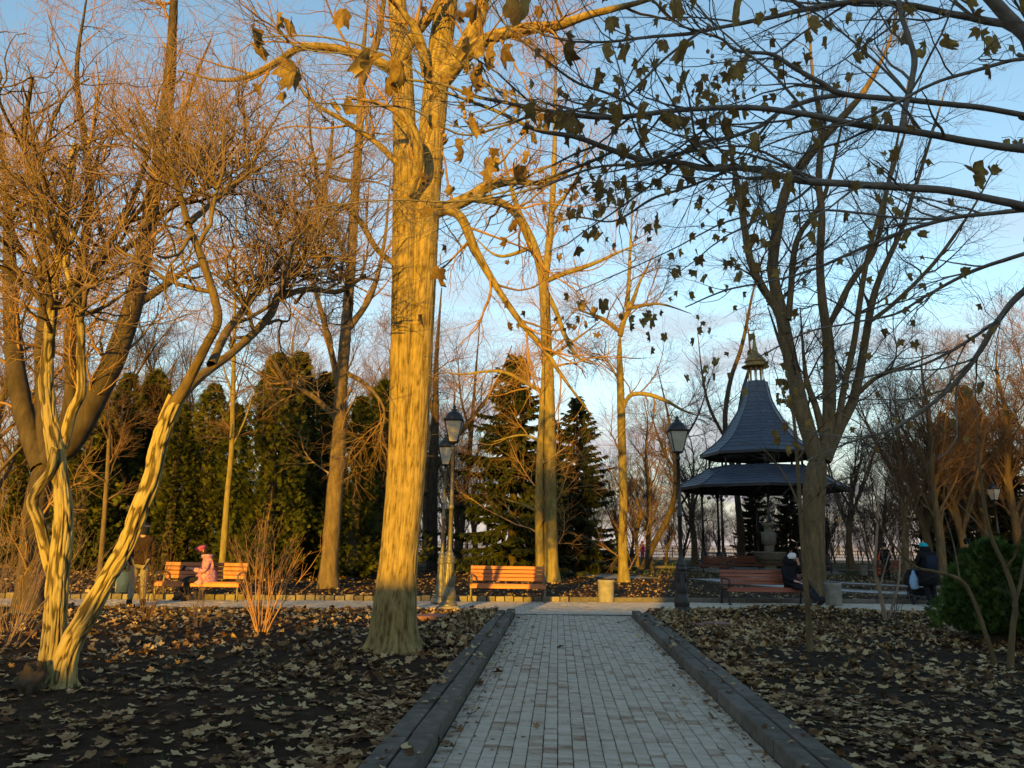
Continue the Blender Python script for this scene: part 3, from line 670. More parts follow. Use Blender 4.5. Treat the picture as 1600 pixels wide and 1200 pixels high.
b = grow(*a, n=420, length=(.4, 1.1), ang=(30, 65), npts=7, wig=.14, up=.0, rk=.6, rcap=.009, rend=.35, kink=.12)
c = grow(*b, n=2000, length=(.2, .6), ang=(25, 60), npts=5, wig=.12, up=.0, rk=.6, rcap=.0045, rend=.4, rmin=.002)
PS_ = stems_to([b1[3:], b2[3:]])
s1 = grow(*PS_, n=110, length=(.25, .7), ang=(50, 90), npts=6, wig=.2, up=-.03, rk=.1, rcap=.006, rend=.4)
mb = MB()
for q, k in ((a, 6), (b, 4), (c, 3), (s1, 4)): V, F = tubes(*q, k); mb.add(V - bb, F)
mb.obj('crown', M['twig_gold'], t)

# ------------------------------------------------------------------ the other trees one can tell apart
FINE = lambda s=1.0, n=1.0: [dict(n=int(80 * n), length=(1.0 * s, 2.8 * s), ang=(30, 65), npts=8, wig=.14, up=.04, rk=.55, rcap=.035, rend=.3, kink=.1, k=5),
                             dict(n=int(620 * n), length=(.5 * s, 1.4 * s), ang=(25, 60), npts=7, wig=.14, up=.03, rk=.55, rcap=.014, rend=.35, kink=.1, k=3),
                             dict(n=int(3500 * n), length=(.35 * s, 1.0 * s), ang=(25, 55), npts=4, wig=.12, up=.03, rk=.6, rcap=.006, rend=.4, rmin=.0038, k=3)]
def gtree(name, label, px, py, trunk, limbs, lv, bark, twig, z=.1, **kw):
    g = G(px, py, z); d = g[1]
    tr = pxstem(trunk, d, d, True) if trunk else None
    lb = [pxstem(q, d + (k % 3 - 1) * .02, d + (-1) ** k * 1.3 * rng.random()) * [1, 1, 1, .92] for k, q in enumerate(limbs)]
    for q in lb: q[-1, 3] *= .3; q[-2, 3] *= .75
    if tr is not None: tr[:, 3] *= .92; tr[-1, 3] *= .15; tr[-2, 3] *= .75
    return tree(name, label, (g[0], g[1], g[2]), tr, lb, lv, bark, twig, **kw)
gtree('ash_tree', 'thick dark tree forking low behind the gnarled pale tree at the left', 45, 955,
      [(45, 955, 40), (50, 850, 36), (57, 790, 36), (66, 740, 38), (72, 700, 40)],
      [[(66, 730, 34), (45, 670, 32), (30, 610, 30), (22, 550, 26), (17, 480, 22), (15, 400, 18), (10, 300, 14), (0, 180, 10)],
       [(72, 720, 34), (112, 690, 36), (150, 620, 37), (185, 545, 33), (210, 470, 29), (228, 380, 26), (240, 300, 23), (252, 220, 20), (265, 120, 18), (272, 0, 14), (280, -150, 9)],
       [(72, 710, 26), (68, 620, 24), (66, 540, 22), (72, 450, 18), (60, 330, 14), (50, 200, 10)],
       [(100, 690, 22), (112, 600, 20), (110, 520, 18), (130, 400, 15), (140, 280, 12), (120, 120, 9), (135, 0, 7)],
       [(215, 475, 14), (255, 448, 12), (300, 418, 9), (360, 400, 6)],
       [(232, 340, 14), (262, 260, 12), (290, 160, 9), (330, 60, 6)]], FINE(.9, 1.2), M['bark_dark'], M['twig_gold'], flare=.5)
gtree('linden_tree', 'slightly leaning mid-sized tree in front of the evergreens, left of the big trunk', 512, 918,
      [(512, 918, 30), (517, 850, 27), (524, 760, 25), (530, 680, 22), (532, 620, 20), (540, 520, 17), (548, 420, 15), (555, 300, 13), (562, 200, 12), (566, 100, 10), (575, 0, 8)],
      [[(532, 620, 12), (520, 560, 10), (500, 480, 8), (470, 380, 6), (450, 280, 4)], [(530, 660, 10), (490, 620, 9), (450, 600, 7), (420, 560, 5), (410, 640, 3)],
       [(540, 520, 11), (580, 460, 9), (600, 380, 7), (610, 280, 5)], [(548, 420, 9), (520, 350, 8), (490, 250, 6), (480, 120, 4)], [(565, 130, 12), (590, 60, 11), (600, 0, 9), (615, -80, 6)],
       [(536, 580, 9), (570, 600, 7), (600, 640, 5), (590, 700, 3)]], FINE(1.1, .8), M['bark'], M['twig_gold'])
gtree('poplar_tree', 'tall straight golden-lit tree with a slim twin stem behind the middle bench', 862, 908,
      [(862, 908, 24), (860, 820, 21), (859, 700, 20), (857, 600, 18), (853, 520, 17), (849, 445, 15), (835, 385, 12), (812, 335, 10), (798, 290, 7), (780, 220, 4)],
      [[(850, 450, 12), (857, 390, 12), (862, 330, 10), (866, 250, 8), (868, 120, 5), (870, 0, 3)], [(845, 905, 15), (843, 850, 14), (842, 780, 13), (844, 700, 11), (848, 600, 8), (850, 530, 5)],
       [(850, 440, 9), (880, 428, 8), (920, 415, 6), (965, 395, 5), (1000, 380, 3)], [(851, 450, 9), (870, 490, 8), (885, 530, 7), (905, 560, 5), (930, 570, 3)],
       [(858, 620, 7), (825, 600, 6), (780, 580, 5), (720, 585, 4), (690, 580, 3)], [(855, 560, 6), (900, 530, 5), (940, 500, 4)], [(835, 385, 8), (780, 400, 6), (740, 370, 4)],
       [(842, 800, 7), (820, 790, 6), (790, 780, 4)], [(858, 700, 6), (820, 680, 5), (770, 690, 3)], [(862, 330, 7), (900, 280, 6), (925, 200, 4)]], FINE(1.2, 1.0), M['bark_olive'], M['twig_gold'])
gtree('birch_tree', 'slender golden-lit tree with a forked top right of the bench', 975, 908,
      [(975, 908, 17), (973, 860, 15), (974, 780, 13), (972, 700, 13), (970, 620, 12), (968, 560, 12), (969, 520, 11)],
      [[(969, 525, 9), (975, 500, 9), (985, 480, 8), (1000, 440, 6), (1020, 400, 4)], [(970, 520, 7), (945, 500, 7), (920, 490, 5), (890, 480, 3)], [(980, 485, 7), (983, 430, 6), (985, 380, 5), (990, 300, 3)],
       [(972, 640, 6), (985, 618, 7), (1010, 616, 7), (1040, 626, 6), (1065, 640, 5), (1090, 650, 3)], [(985, 482, 5), (1030, 475, 5), (1080, 490, 3)], [(971, 600, 4), (945, 560, 4), (920, 550, 3)]], FINE(1.1, .6), M['bark_olive'], M['twig'])
gtree('leaning_tree', 'dark slim tree leaning right, beside the far walk', 1006, 888,
      [(1006, 888, 11), (1022, 850, 10), (1045, 805, 9), (1056, 760, 8), (1052, 700, 6), (1042, 640, 4), (1026, 570, 3)],
      [[(1045, 805, 6), (1070, 780, 5), (1090, 740, 3)], [(1057, 740, 5), (1035, 700, 5), (1015, 640, 3)], [(1060, 700, 5), (1090, 650, 4), (1110, 590, 3)]], FINE(1.2, .5), M['bark_dark'], M['twig_dark'])
gtree('maple_tree', 'broad grey tree with many rising limbs in the shade by the pavilion', 1272, 929,
      [(1272, 929, 36), (1273, 880, 33), (1272, 820, 32), (1272, 770, 35), (1276, 730, 40), (1282, 700, 40)],
      [[(1276, 720, 26), (1271, 700, 27), (1252, 637, 25), (1235, 562, 22), (1222, 495, 20), (1208, 431, 17), (1209, 394, 17), (1219, 333, 16), (1234, 283, 15), (1267, 240, 14), (1300, 200, 12), (1347, 147, 9), (1387, 73, 6), (1400, 20, 4)],
       [(1228, 520, 14), (1212, 480, 14), (1192, 450, 13), (1174, 412, 12), (1164, 360, 11), (1158, 320, 10), (1150, 280, 9), (1140, 225, 7), (1125, 150, 5)],
       [(1232, 500, 10), (1236, 450, 10), (1240, 400, 10), (1250, 365, 9), (1272, 335, 8), (1290, 300, 7), (1310, 220, 5), (1330, 120, 3)],
       [(1286, 715, 20), (1294, 670, 21), (1296, 600, 20), (1294, 532, 17), (1286, 480, 14), (1281, 412, 12), (1284, 337, 11), (1279, 280, 10), (1283, 200, 8), (1270, 120, 6), (1262, 0, 4)],
       [(1295, 510, 9), (1331, 439, 10), (1361, 401, 9), (1376, 356, 8), (1385, 300, 7), (1400, 230, 5), (1420, 120, 3)],
       [(1296, 700, 14), (1309, 660, 12), (1320, 600, 10), (1335, 532, 9), (1350, 431, 8), (1372, 340, 6), (1410, 220, 4), (1440, 120, 3)],
       [(1290, 720, 18), (1312, 668, 17), (1335, 619, 15), (1350, 544, 12), (1361, 480, 11), (1376, 431, 9), (1410, 356, 7), (1425, 308, 6), (1450, 230, 5), (1480, 130, 3)],
       [(1356, 505, 7), (1399, 472, 7), (1455, 416, 6), (1492, 367, 5), (1526, 315, 4), (1560, 250, 3)],
       [(1278, 710, 14), (1258, 640, 12), (1240, 590, 9), (1220, 540, 7), (1200, 480, 5)], [(1335, 620, 8), (1370, 590, 7), (1420, 570, 5), (1480, 545, 3)],
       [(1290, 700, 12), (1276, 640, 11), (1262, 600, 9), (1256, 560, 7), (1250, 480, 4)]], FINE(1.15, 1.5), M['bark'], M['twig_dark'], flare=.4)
gtree('young_tree', 'slim dark tree standing before the pavilion roofs', 1158, 887,
      [(1158, 887, 13), (1158, 839, 12), (1152, 775, 12), (1149, 735, 12)],
      [[(1149, 738, 9), (1138, 706, 9), (1133, 651, 8), (1142, 592, 7), (1160, 537, 6), (1178, 450, 4), (1200, 380, 3)], [(1150, 735, 8), (1157, 710, 8), (1152, 674, 7), (1160, 615, 6), (1172, 560, 5), (1165, 480, 3)],
       [(1152, 720, 7), (1180, 706, 7), (1188, 680, 6), (1182, 640, 5), (1195, 590, 3)], [(1136, 690, 5), (1110, 640, 5), (1098, 590, 4), (1090, 520, 3)]], FINE(1.3, .5), M['bark_dark'], M['twig_dark'])
gtree('sapling', 'thin pale sapling standing alone in the leaf-covered bed right of the path', 1266, 1016,
      [(1266, 1016, 11), (1263, 959, 9), (1257, 890, 8), (1252, 821, 7), (1249, 775, 6), (1246, 720, 6), (1241, 660, 5), (1235, 615, 4), (1231, 560, 3), (1222, 500, 2), (1215, 440, 1.5)],
      [[(1249, 790, 4), (1225, 740, 3), (1190, 700, 2), (1150, 690, 1.5)], [(1246, 720, 4), (1280, 670, 3), (1320, 640, 2), (1370, 640, 1.5)], [(1240, 650, 3), (1215, 590, 2), (1200, 530, 1.5)], [(1250, 800, 3), (1290, 760, 3), (1340, 740, 2), (1400, 700, 1.5)], [(1236, 620, 3), (1262, 560, 2), (1280, 490, 1.5)]],
      [dict(n=34, length=(.2, .7), ang=(30, 60), npts=6, wig=.12, up=.05, rk=.5, rcap=.005, rmin=.0022, k=4), dict(n=150, length=(.1, .35), ang=(30, 60), npts=4, wig=.12, up=.03, rk=.6, rcap=.003, rmin=.0018, k=3)], M['bark'], M['twig_dark'], flare=.1)
gtree('sapling', 'bent grey sapling rising through the green bush at the right edge', 1579, 1042,
      [(1579, 1042, 10), (1582, 987, 9), (1586, 940, 8), (1573, 892, 7), (1550, 842, 6), (1538, 787, 5), (1530, 720, 4), (1525, 640, 3)],
      [[(1584, 950, 6), (1597, 900, 5), (1605, 830, 4), (1600, 760, 3)], [(1570, 890, 4), (1590, 860, 4), (1602, 800, 3)], [(1555, 850, 3), (1520, 810, 3), (1490, 780, 2)]],
      [dict(n=22, length=(.2, .6), ang=(30, 60), npts=6, wig=.12, up=.05, rk=.5, rcap=.005, rmin=.0022, k=4), dict(n=90, length=(.1, .3), ang=(30, 60), npts=4, wig=.12, up=.03, rk=.6, rcap=.003, rmin=.0018, k=3)], M['bark'], M['twig_dark'], flare=.1)
gtree('sapling', 'low brown sapling arching to the left in front of the green bush', 1555, 1038,
      [(1555, 1038, 8), (1540, 990, 7), (1520, 935, 6), (1500, 906, 6), (1460, 893, 5), (1430, 885, 4), (1395, 850, 3), (1365, 800, 3), (1350, 740, 2)],
      [[(1500, 906, 3), (1490, 850, 3), (1475, 800, 2)], [(1430, 885, 3), (1420, 840, 2), (1410, 790, 2)]], [dict(n=22, length=(.15, .5), ang=(30, 60), npts=6, wig=.12, up=.05, rk=.5, rcap=.004, rmin=.002, k=3)], M['bark'], M['twig_dark'], flare=.1)
gtree('sapling', 'reddish brown sapling with several dry clumps right of the concrete bin', 1384, 972,
      [(1384, 972, 7), (1375, 925, 6), (1367, 892, 5), (1369, 850, 4), (1372, 800, 3), (1366, 740, 2)],
      [[(1374, 920, 4), (1385, 880, 3), (1400, 830, 2)], [(1368, 890, 3), (1350, 840, 3), (1335, 790, 2)], [(1386, 975, 5), (1402, 920, 4), (1406, 870, 3), (1400, 810, 2)]], [dict(n=40, length=(.2, .6), ang=(25, 55), npts=6, wig=.12, up=.08, rk=.6, rcap=.004, rmin=.0025, k=3), dict(n=160, length=(.1, .25), ang=(25, 55), npts=4, wig=.12, up=.05, rk=.6, rcap=.003, rmin=.002, k=3)], M['twig_pink'], M['twig_pink'], flare=.1)
gtree('young_tree', 'thin brown tree before the evergreens, seen between the two gnarled trunks', 155, 906,
      [(155, 906, 9), (160, 850, 8), (165, 780, 7), (170, 700, 6), (170, 640, 4), (172, 560, 3)], [[(166, 760, 4), (185, 700, 3), (200, 640, 2)], [(170, 690, 3), (150, 640, 3), (140, 590, 2)]], FINE(.8, .25), M['bark'], M['twig'])
gtree('young_tree', 'straight thin tree rising behind the right end of the left bench', 346, 905,
      [(346, 905, 12), (350, 850, 11), (355, 780, 9), (362, 700, 8), (364, 620, 7), (366, 520, 5), (368, 420, 4), (370, 320, 3)], [[(362, 700, 4), (385, 650, 4), (400, 590, 2)], [(364, 620, 4), (345, 560, 3), (330, 500, 2)], [(366, 520, 4), (390, 450, 3), (400, 380, 2)]], FINE(.9, .4), M['bark_olive'], M['twig'])
gtree('old_tree', 'dark broken-topped trunk behind the twin lamp posts', 676, 890,
      [(676, 890, 19), (675, 830, 18), (675, 770, 18), (677, 720, 16), (680, 660, 12), (682, 560, 9), (690, 450, 6)], [[(676, 740, 10), (700, 700, 8), (740, 650, 7), (775, 600, 5), (800, 540, 3)], [(676, 780, 8), (662, 770, 7), (655, 760, 5)], [(680, 660, 7), (665, 600, 6), (655, 530, 4)]], FINE(1.3, .6), M['bark_dark'], M['twig'])
gtree('old_tree', 'slender dark tree between the tall lamp and the spruces', 716, 888,
      [(716, 888, 11), (722, 820, 10), (730, 740, 9), (736, 680, 7), (742, 600, 5), (750, 500, 4)], [[(730, 740, 6), (755, 690, 5), (775, 640, 3)], [(724, 800, 5), (705, 740, 4), (700, 690, 3)], [(736, 680, 5), (720, 620, 4), (715, 550, 3)]], FINE(1.4, .5), M['bark_dark'], M['twig'])

# ------------------------------------------------------------------ background trees: three kinds, copied
def proto(kind, name):
    H = 12.0; t = thing(name, 'x', 'tree', (0, 0, 0)); z = np.zeros(3)
    if kind == 0: tr = [[0, 0, -.2, .20], [.1, 0, 2, .17], [.05, .1, 4, .15], [.2, 0, 7, .09], [.1, .1, 9, .04], [.35, 0, 10.5, .012]]; lim = [(a_, 1.8 + 7.6 * (k_ + rng.random()) / 17, rng.uniform(24, 48)) for k_, a_ in enumerate(np.arange(17) * 2.4)]
    elif kind == 1: tr = [[0, 0, -.2, .20], [-.1, 0, 1.5, .17], [.1, .1, 3, .155], [.2, 0, 4, .12], [.3, 0, 5.5, .04]]; lim = [(a_, rng.uniform(2, 4), rng.uniform(14, 34)) for a_ in np.arange(9) * 2.4]
    else: tr = [[0, 0, -.2, .10], [.3, 0, 1.5, .08], [.7, .1, 3, .07], [.9, 0, 4.5, .03], [1.3, 0, 5.5, .01]]; lim = [(a_, rng.uniform(.2, 2), rng.uniform(8, 28)) for a_ in np.arange(10) * 2.4]
    tr = np.array(tr); L_ = []
    S = spline(tr, 60)
    for a_, h, an in lim:
        i = int(np.argmin(np.abs(S[:, 2] - h))); p = S[i, :3]; r0 = S[i, 3] * (.42 if kind != 1 else .5); q = [[*p, r0]]; d = np.array([math.cos(a_) * math.sin(R(an)), math.sin(a_) * math.sin(R(an)), math.cos(R(an))]); Ln = (12 - h) * (.48 if kind == 0 else .95) * (1 if kind < 2 else .6) * rng.uniform(.8, 1.1)
        for s in range(1, 6): d = nrm(d + rng.normal(0, .12, 3) + [0, 0, .07]); p = p + d * Ln / 5; q.append([*p, max(r0 * (1 - s / 5.05), .006)])
        L_.append(np.array(q))
    mb = MB(); V, F = tubes(S[None, :, :3], (S[None, :, 3] * (1 + .4 * np.exp(-np.maximum(S[None, :, 2], 0) / .25))), 10); mb.add(V, F)
    A = np.stack([resample(q, 12) for q in L_ + [tr]]); V, F = tubes(A[..., :3], A[..., 3], 6); mb.add(V, F); mb.obj('trunk', M['bark'] if kind != 2 else M['bark_dark'], t); cm = MB(); P_, R_ = A[..., :3], A[..., 3]
    a = grow(P_, R_, n=90, length=(.8, 2.0), ang=(20, 50), npts=6, wig=.12, up=.05, rk=.6, rcap=.035, rend=.3)
    b = grow(*a, n=480, length=(.5, 1.2), ang=(20, 50), npts=5, wig=.12, up=.04, rk=.6, rcap=.014, rend=.4)
    c = grow(*b, n=3300, length=(.3, .9), ang=(20, 50), npts=4, wig=.1, up=.03, rk=.6, rcap=.008, rend=.5, rmin=.005)
    for q, k in ((a, 4), (b, 3), (c, 3)): V, F = tubes(*q, k); cm.add(V, F)
    cm.obj('crown', M['twig'] if kind == 0 else (M['twig_rust'] if kind == 1 else M['twig_dark']), t)
    return t
pr = [proto(0, 'bare_tree'), proto(1, 'spreading_tree'), proto(2, 'thicket_tree')]; used = [False] * 3
def bgtree(kind, px, d, h, label, group):
    x = W(px, 860, d)[0]; z = float(ground_z(x, d)); s = h / 12; rz = rng.uniform(0, 6.28)
    if not used[kind]:
        used[kind] = True; o = pr[kind]; o.location = (x, d, z); o.rotation_euler[2] = rz; o.scale = (s * 1.1,) * 3; tag(o, label, 'tree', group)
    else: dup(pr[kind], (x, d, z), rz, (s * rng.uniform(.85, 1.2), s * rng.uniform(.85, 1.2), s), label, group)
for px, d, h, k, lb in [(-35, 30, 13, 0, 'tall bare tree at the far left edge, behind the fork of the dark tree'), (12, 36, 14, 0, 'slim bare tree just behind the fork at the left edge'), (140, 40, 15, 1, 'spreading bare tree rising over the dark evergreens at the left'), (235, 44, 14, 0, 'narrow bare tree behind the evergreens, above the standing man'), (300, 42, 16, 1, 'spreading bare tree above the seated woman and the evergreens'), (430, 38, 15, 0, 'bare tree standing behind the sunlit green thuja'), (478, 46, 17, 1, 'spreading bare tree between the thujas left of the leaning tree'), (590, 40, 15, 0, 'bare tree just left of the big trunk, behind the thujas'), (640, 50, 15, 1, 'spreading bare tree hidden behind the big trunk'),
                        (705, 48, 14, 0, 'slim bare tree behind the twin lamps'), (1015, 48, 12, 0, 'slim bare tree behind the leaning tree'), (1085, 60, 14, 1, 'spreading bare tree behind the black lamp'), (1330, 52, 14, 1, 'spreading bare tree right of the pavilion'), (1363, 40, 11, 2, 'dark slanting tree behind the reddish sapling'), (1413, 36, 10.5, 0, 'straight tree with a bright yellow-lit foot behind the far bench'), (1447, 37, 12, 1, 'dark spreading tree behind the person with the stroller'), (1469, 36, 13, 0, 'tall tree with a lit side limb, just right of the stroller'), (1503, 38, 12, 1, 'spreading reddish tree behind the left end of the green bush'), (1545, 41, 14, 1, 'reddish bare tree by the lamp at the right edge'), (1590, 38, 14, 0, 'tall bare tree at the right edge behind the bush'), (1640, 42, 15, 1, 'spreading reddish tree at the outer right edge'), (1700, 36, 15, 0, 'tall tree past the right edge behind the bush')]:
    bgtree(k, px, d, h, lb, None) if False else bgtree(k, px, d, h, lb, 'bare park trees in the middle distance')
for k_ in range(92):
    px = -80 + 1780 * (k_ + rng.random()) / 92; d = rng.uniform(50, 77); kd = [0, 2, 2, 1][rng.integers(4)]; h = rng.uniform(8, 15)
    if 1020 < px < 1380: h *= .75; kd = 2 if rng.random() < .7 else kd
    bgtree(kd, px, d, h, 'slim bare tree in the far thicket along the railing', 'thicket of bare trees along the railing')
for k_ in range(26):                    # scrub on the slope just past the railing
    px = -60 + 1740 * (k_ + rng.random()) / 26; d = rng.uniform(80, 86); bgtree(2, px, d, rng.uniform(4, 7.5), 'low bare tree on the slope just past the railing', 'scrub trees past the railing')

# ------------------------------------------------------------------ evergreens
def thuja(name, H, Wd, n, ms, matn, sp=.22):
    t = thing(name, 'x', 'conifer', (0, 0, 0)); mb = MB(); V, F = tubes(np.array([[[0, 0, -.1], [.05, 0, H * .4], [0, .05, H * .9]]]), np.array([[.09, .07, .02]]) * Wd, 7); mb.add(V, F); mb.obj('trunk', M['bark_dark'], t)
    h = rng.random(n) ** 1.25; a = rng.uniform(0, 6.283, n); env = (1 - h) ** .62 * np.clip(h * 9 + .35, 0, 1) * Wd / 2
    lump = .62 + 1.15 * (noise3(np.stack([np.cos(a) * 1.9, np.sin(a) * 1.9, h * H * .9], -1)) - .35)
    r = env * lump * np.sqrt(rng.uniform(.15, 1.1, n))
    c = np.stack([r * np.cos(a), r * np.sin(a), .1 + h * H * .97], -1)
    out = np.stack([np.cos(a), np.sin(a), np.full(n, .9)], -1) + rng.normal(0, .35, (n, 3)); out = nrm(out)
    sd = nrm(np.cross(out, rng.normal(0, 1, (n, 3)))); s = sp * rng.uniform(.6, 1.3, n)[:, None]
    # a spray: a stalk with four narrow fingers, all real faces
    parts = []
    for f0, f1, w, l in ((0, 0, .10, 1.0), (.15, .75, .08, .6), (.15, -.75, .08, .6), (.4, .7, .07, .45), (.4, -.7, .07, .45)):
        b0 = c + out * s * f0; dr = nrm(out + sd * f1); w_ = nrm(np.cross(dr, np.cross(out, sd))) * s * w
        parts += [np.stack([b0 - w_ * .4, b0 + dr * s * l * .6 + w_, b0 + dr * s * l, b0 + dr * s * l * .5 - w_], 1)]
    V = np.concatenate(parts).reshape(-1, 3); m = n * 5; F = np.arange(m * 4).reshape(m, 4)
    tn = np.tile(np.repeat(np.clip(rng.normal(.5, .25, n), 0, 1), 4), 5)
    mb = MB(); mb.add(V, F, tn); mb.obj('foliage', M[matn], t, smooth=False); return t
def spruce(name, H, Wd):
    t = thing(name, 'x', 'conifer', (0, 0, 0)); mb = MB(); V, F = tubes(np.array([[[0, 0, -.1], [.03, 0, H * .5], [0, .0, H]]]), np.array([[.17, .10, .01]]), 8); mb.add(V, F); mb.obj('trunk', M['bark_dark'], t)
    P = []; Rr = []; 
    nb = 170; hs = np.sort(np.clip(np.linspace(.05, .985, nb) + rng.normal(0, .012, nb), .03, .99))
    for k, h in enumerate(hs):
        a = k * 2.399 + rng.normal(0, .5); Ln = (1 - h) ** .8 * Wd / 2 * rng.uniform(.55, 1.2) + .12; tt = np.linspace(0, 1, 8)
        z = h * H + Ln * (-.42 * tt * (1.1 - .75 * tt) + (.30 * h) * tt); r = Ln * tt
        P.append(np.stack([r * math.cos(a), r * math.sin(a), z], -1)); Rr.append(.018 * (1 - .8 * tt) * (1.2 - h))
    P = np.array(P); Rr = np.array(Rr); mb = MB(); V, F = tubes(P, Rr, 4); mb.add(V, F); mb.obj('boughs', M['bark_dark'], t, kind='stuff')
    n = 15000; w = np.linalg.norm(P[:, -1] - P[:, 0], axis=1); idx = rng.choice(nb, n, p=w / w.sum()); u = (.12 + .88 * rng.random(n)) * 6.99; i = u.astype(int); f = (u - i)[:, None]
    p = P[idx, i] * (1 - f) + P[idx, i + 1] * f; T = nrm(P[idx, i + 1] - P[idx, i]); sdv = nrm(np.cross(T, [0, 0, 1.])) * rng.choice([-1, 1], n)[:, None]
    D = nrm(T * .8 + sdv * rng.uniform(.2, 1.2, n)[:, None] + np.array([0, 0, -1.]) * rng.uniform(.2, 1.6, n)[:, None]); l = rng.uniform(.18, .5, n)[:, None] * (1.1 - u[:, None] / 12)
    wv = nrm(np.cross(D, rng.normal(0, 1, (n, 3)))) * l * .16
    V = np.stack([p - wv * .5, p + D * l * .5 - wv, p + D * l, p + D * l * .45 + wv, ], 1).reshape(-1, 3); w2 = nrm(np.cross(D, wv)) * np.linalg.norm(wv, axis=1, keepdims=True)
    V2 = np.stack([p - w2 * .5, p + D * l * .5 - w2, p + D * l, p + D * l * .45 + w2], 1).reshape(-1, 3); F = np.arange(4 * n).reshape(n, 4); tn = np.repeat(np.clip(rng.normal(.5, .3, n), 0, 1), 4)
    mb = MB(); mb.add(V, F, tn); mb.add(V2, F, tn); mb.obj('needles', M['spruce'], t, smooth=False); return t
th = [thuja('thuja_tree', 8.0, 4.0, 6400, 1, 'thuja', .26), thuja('thuja_tree', 8.0, 2.8, 4600, 1, 'thuja', .24)]; th_used = [False, False]
for k_, px, d, h, ws, lb in [(0, 118, 31, 7.5, 1.1, 'dark thuja behind the gnarled pale tree, leftmost of the evergreens'), (1, 172, 33, 8.4, 1.2, 'dark thuja behind the standing man'), (0, 215, 35, 9.0, 1.1, 'tall dark thuja between the standing man and the left bench'), (1, 262, 30, 6.6, 1.2, 'dark thuja behind the left end of the left bench'), (0, 312, 36, 8.6, 1.0, 'dark thuja behind the seated woman'), (1, 352, 31, 6.8, 1.1, 'loose thuja behind the right end of the left bench'),
                             (0, 412, 28, 8.2, 1.05, 'sunlit green thuja behind the orange-lit bare shrub'), (1, 448, 31, 9.0, 1.2, 'tall thuja just right of the sunlit green one'), (0, 492, 33, 8.6, 1.0, 'dark thuja behind the leaning tree'), (1, 552, 29, 6.8, 1.3, 'bright green thuja between the leaning tree and the big trunk'), (0, 590, 33, 8.3, 1.0, 'dark thuja close behind the big trunk'), (1, 20, 34, 6.5, 1.1, 'dark thuja near the left edge of the view')]:
    x = W(px, 860, d)[0]; z = float(ground_z(x, d)); s = h / 8
    if not th_used[k_]: th_used[k_] = True; o = th[k_]; o.location = (x, d, z); o.scale = (s * ws, s * ws, s); o['label'] = lb; o['group'] = 'evergreens behind the left bench'
    else: dup(th[k_], (x, d, z), rng.uniform(0, 6), (s * ws, s * ws, s), lb, 'evergreens behind the left bench')
sp0 = spruce('spruce_tree', 9.0, 5.6); first = True
for px, d, h, ws, lb in [(800, 36, 10.4, 1.25, 'broad spruce with drooping boughs behind the middle bench'), (902, 38, 8.8, 1.1, 'dark spruce right of the golden poplar'), (868, 46, 8.8, .8, 'spruce between the two larger ones behind the poplar'), (1180, 54, 8.4, .7, 'dark narrow spruce seen between the left pavilion posts'), (1236, 54, 7.2, .9, 'dark spruce seen between the right pavilion posts'), (1492, 50, 10.5, .85, 'dark spruce behind the stroller'), (1532, 46, 11.5, .9, 'tall spruce behind the lamp at the right edge'), (1585, 48, 8.5, 1.1, 'sunlit spruce at the right edge behind the lamp')]:
    x = W(px, 860, d)[0]; z = float(ground_z(x, d)); s = h / 9
    if first: first = False; o = sp0; o.location = (x, d, z); o.scale = (s * ws, s * ws, s); o['label'] = lb; o['group'] = 'spruces in the park'
    else: dup(sp0, (x, d, z), rng.uniform(0, 6), (s * ws, s * ws, s), lb, 'spruces in the park')
for q, (px, py, d, h, w_, lb) in enumerate([(1562, 985, 12.6, 1.45, 1.75, 'dense green thuja bush at the right edge behind the bent sapling'), (1640, 985, 12.4, 1.5, 1.5, 'green thuja bush cut by the right edge of the view')]):
    o = thuja('thuja_bush', h, w_ * 1.35, 3900, 1, 'bush', .16); x = W(px, py, d)[0]; o.location = (x, d, .1); tag(o, lb, 'bush', 'green bushes at the right edge')

# ------------------------------------------------------------------ bare shrubs
def shrub(name, label, px, py, n, H, sp, matn, r0=.007, z=.12, sub=3, group=None, base_r=.06):
    g = G(px, py, z); t = thing(name, label, 'shrub', (g[0], g[1], z - .02), 0, group); a = rng.uniform(0, 6.283, n); P = []
    b0 = np.stack([np.cos(a), np.sin(a), 0 * a], -1) * (base_r * np.sqrt(rng.random(n)))[:, None]
    D = nrm(np.stack([np.cos(a) * sp, np.sin(a) * sp, np.ones(n)], -1) * np.stack([rng.uniform(.2, 1.2, n)] * 2 + [np.ones(n)], -1)); q = b0; P = [q]; l = (H * rng.uniform(.45, 1.05, n) / 8)[:, None]
    for s in range(8): D = nrm(D + rng.normal(0, .07, (n, 3)) + np.array([0, 0, .02])); q = q + D * l; P.append(q)
    P = np.stack(P, 1); Rr = (r0 * rng.uniform(.6, 1.3, n))[:, None] * np.linspace(1, .3, 9)[None]
    mb = MB(); V, F = tubes(P, Rr, 6); mb.add(V, F); mb.obj('stems', M[matn], t, kind='stuff')
    a_ = grow(P, Rr, n=n * sub, length=(H * .15, H * .45), ang=(15, 40), npts=6, wig=.08, up=.08, rk=.6, rcap=r0 * .6, rend=.4, rmin=.0022, tmin=.25)
    b_ = grow(*a_, n=n * sub * 3, length=(H * .06, H * .2), ang=(20, 45), npts=4, wig=.08, up=.06, rk=.6, rcap=r0 * .4, rend=.5, rmin=.0018)
    mb = MB()
    for q_ in (a_, b_): V, F = tubes(*q_, 3); mb.add(V, F)
    mb.obj('twigs', M[matn], t, kind='stuff'); return t
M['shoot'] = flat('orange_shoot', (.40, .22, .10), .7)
shrub('bare_shrub', 'leafless orange-lit shrub with many upright shoots left of the big trunk', 410, 985, 26, 1.75, .45, 'shoot', .010, base_r=.10)
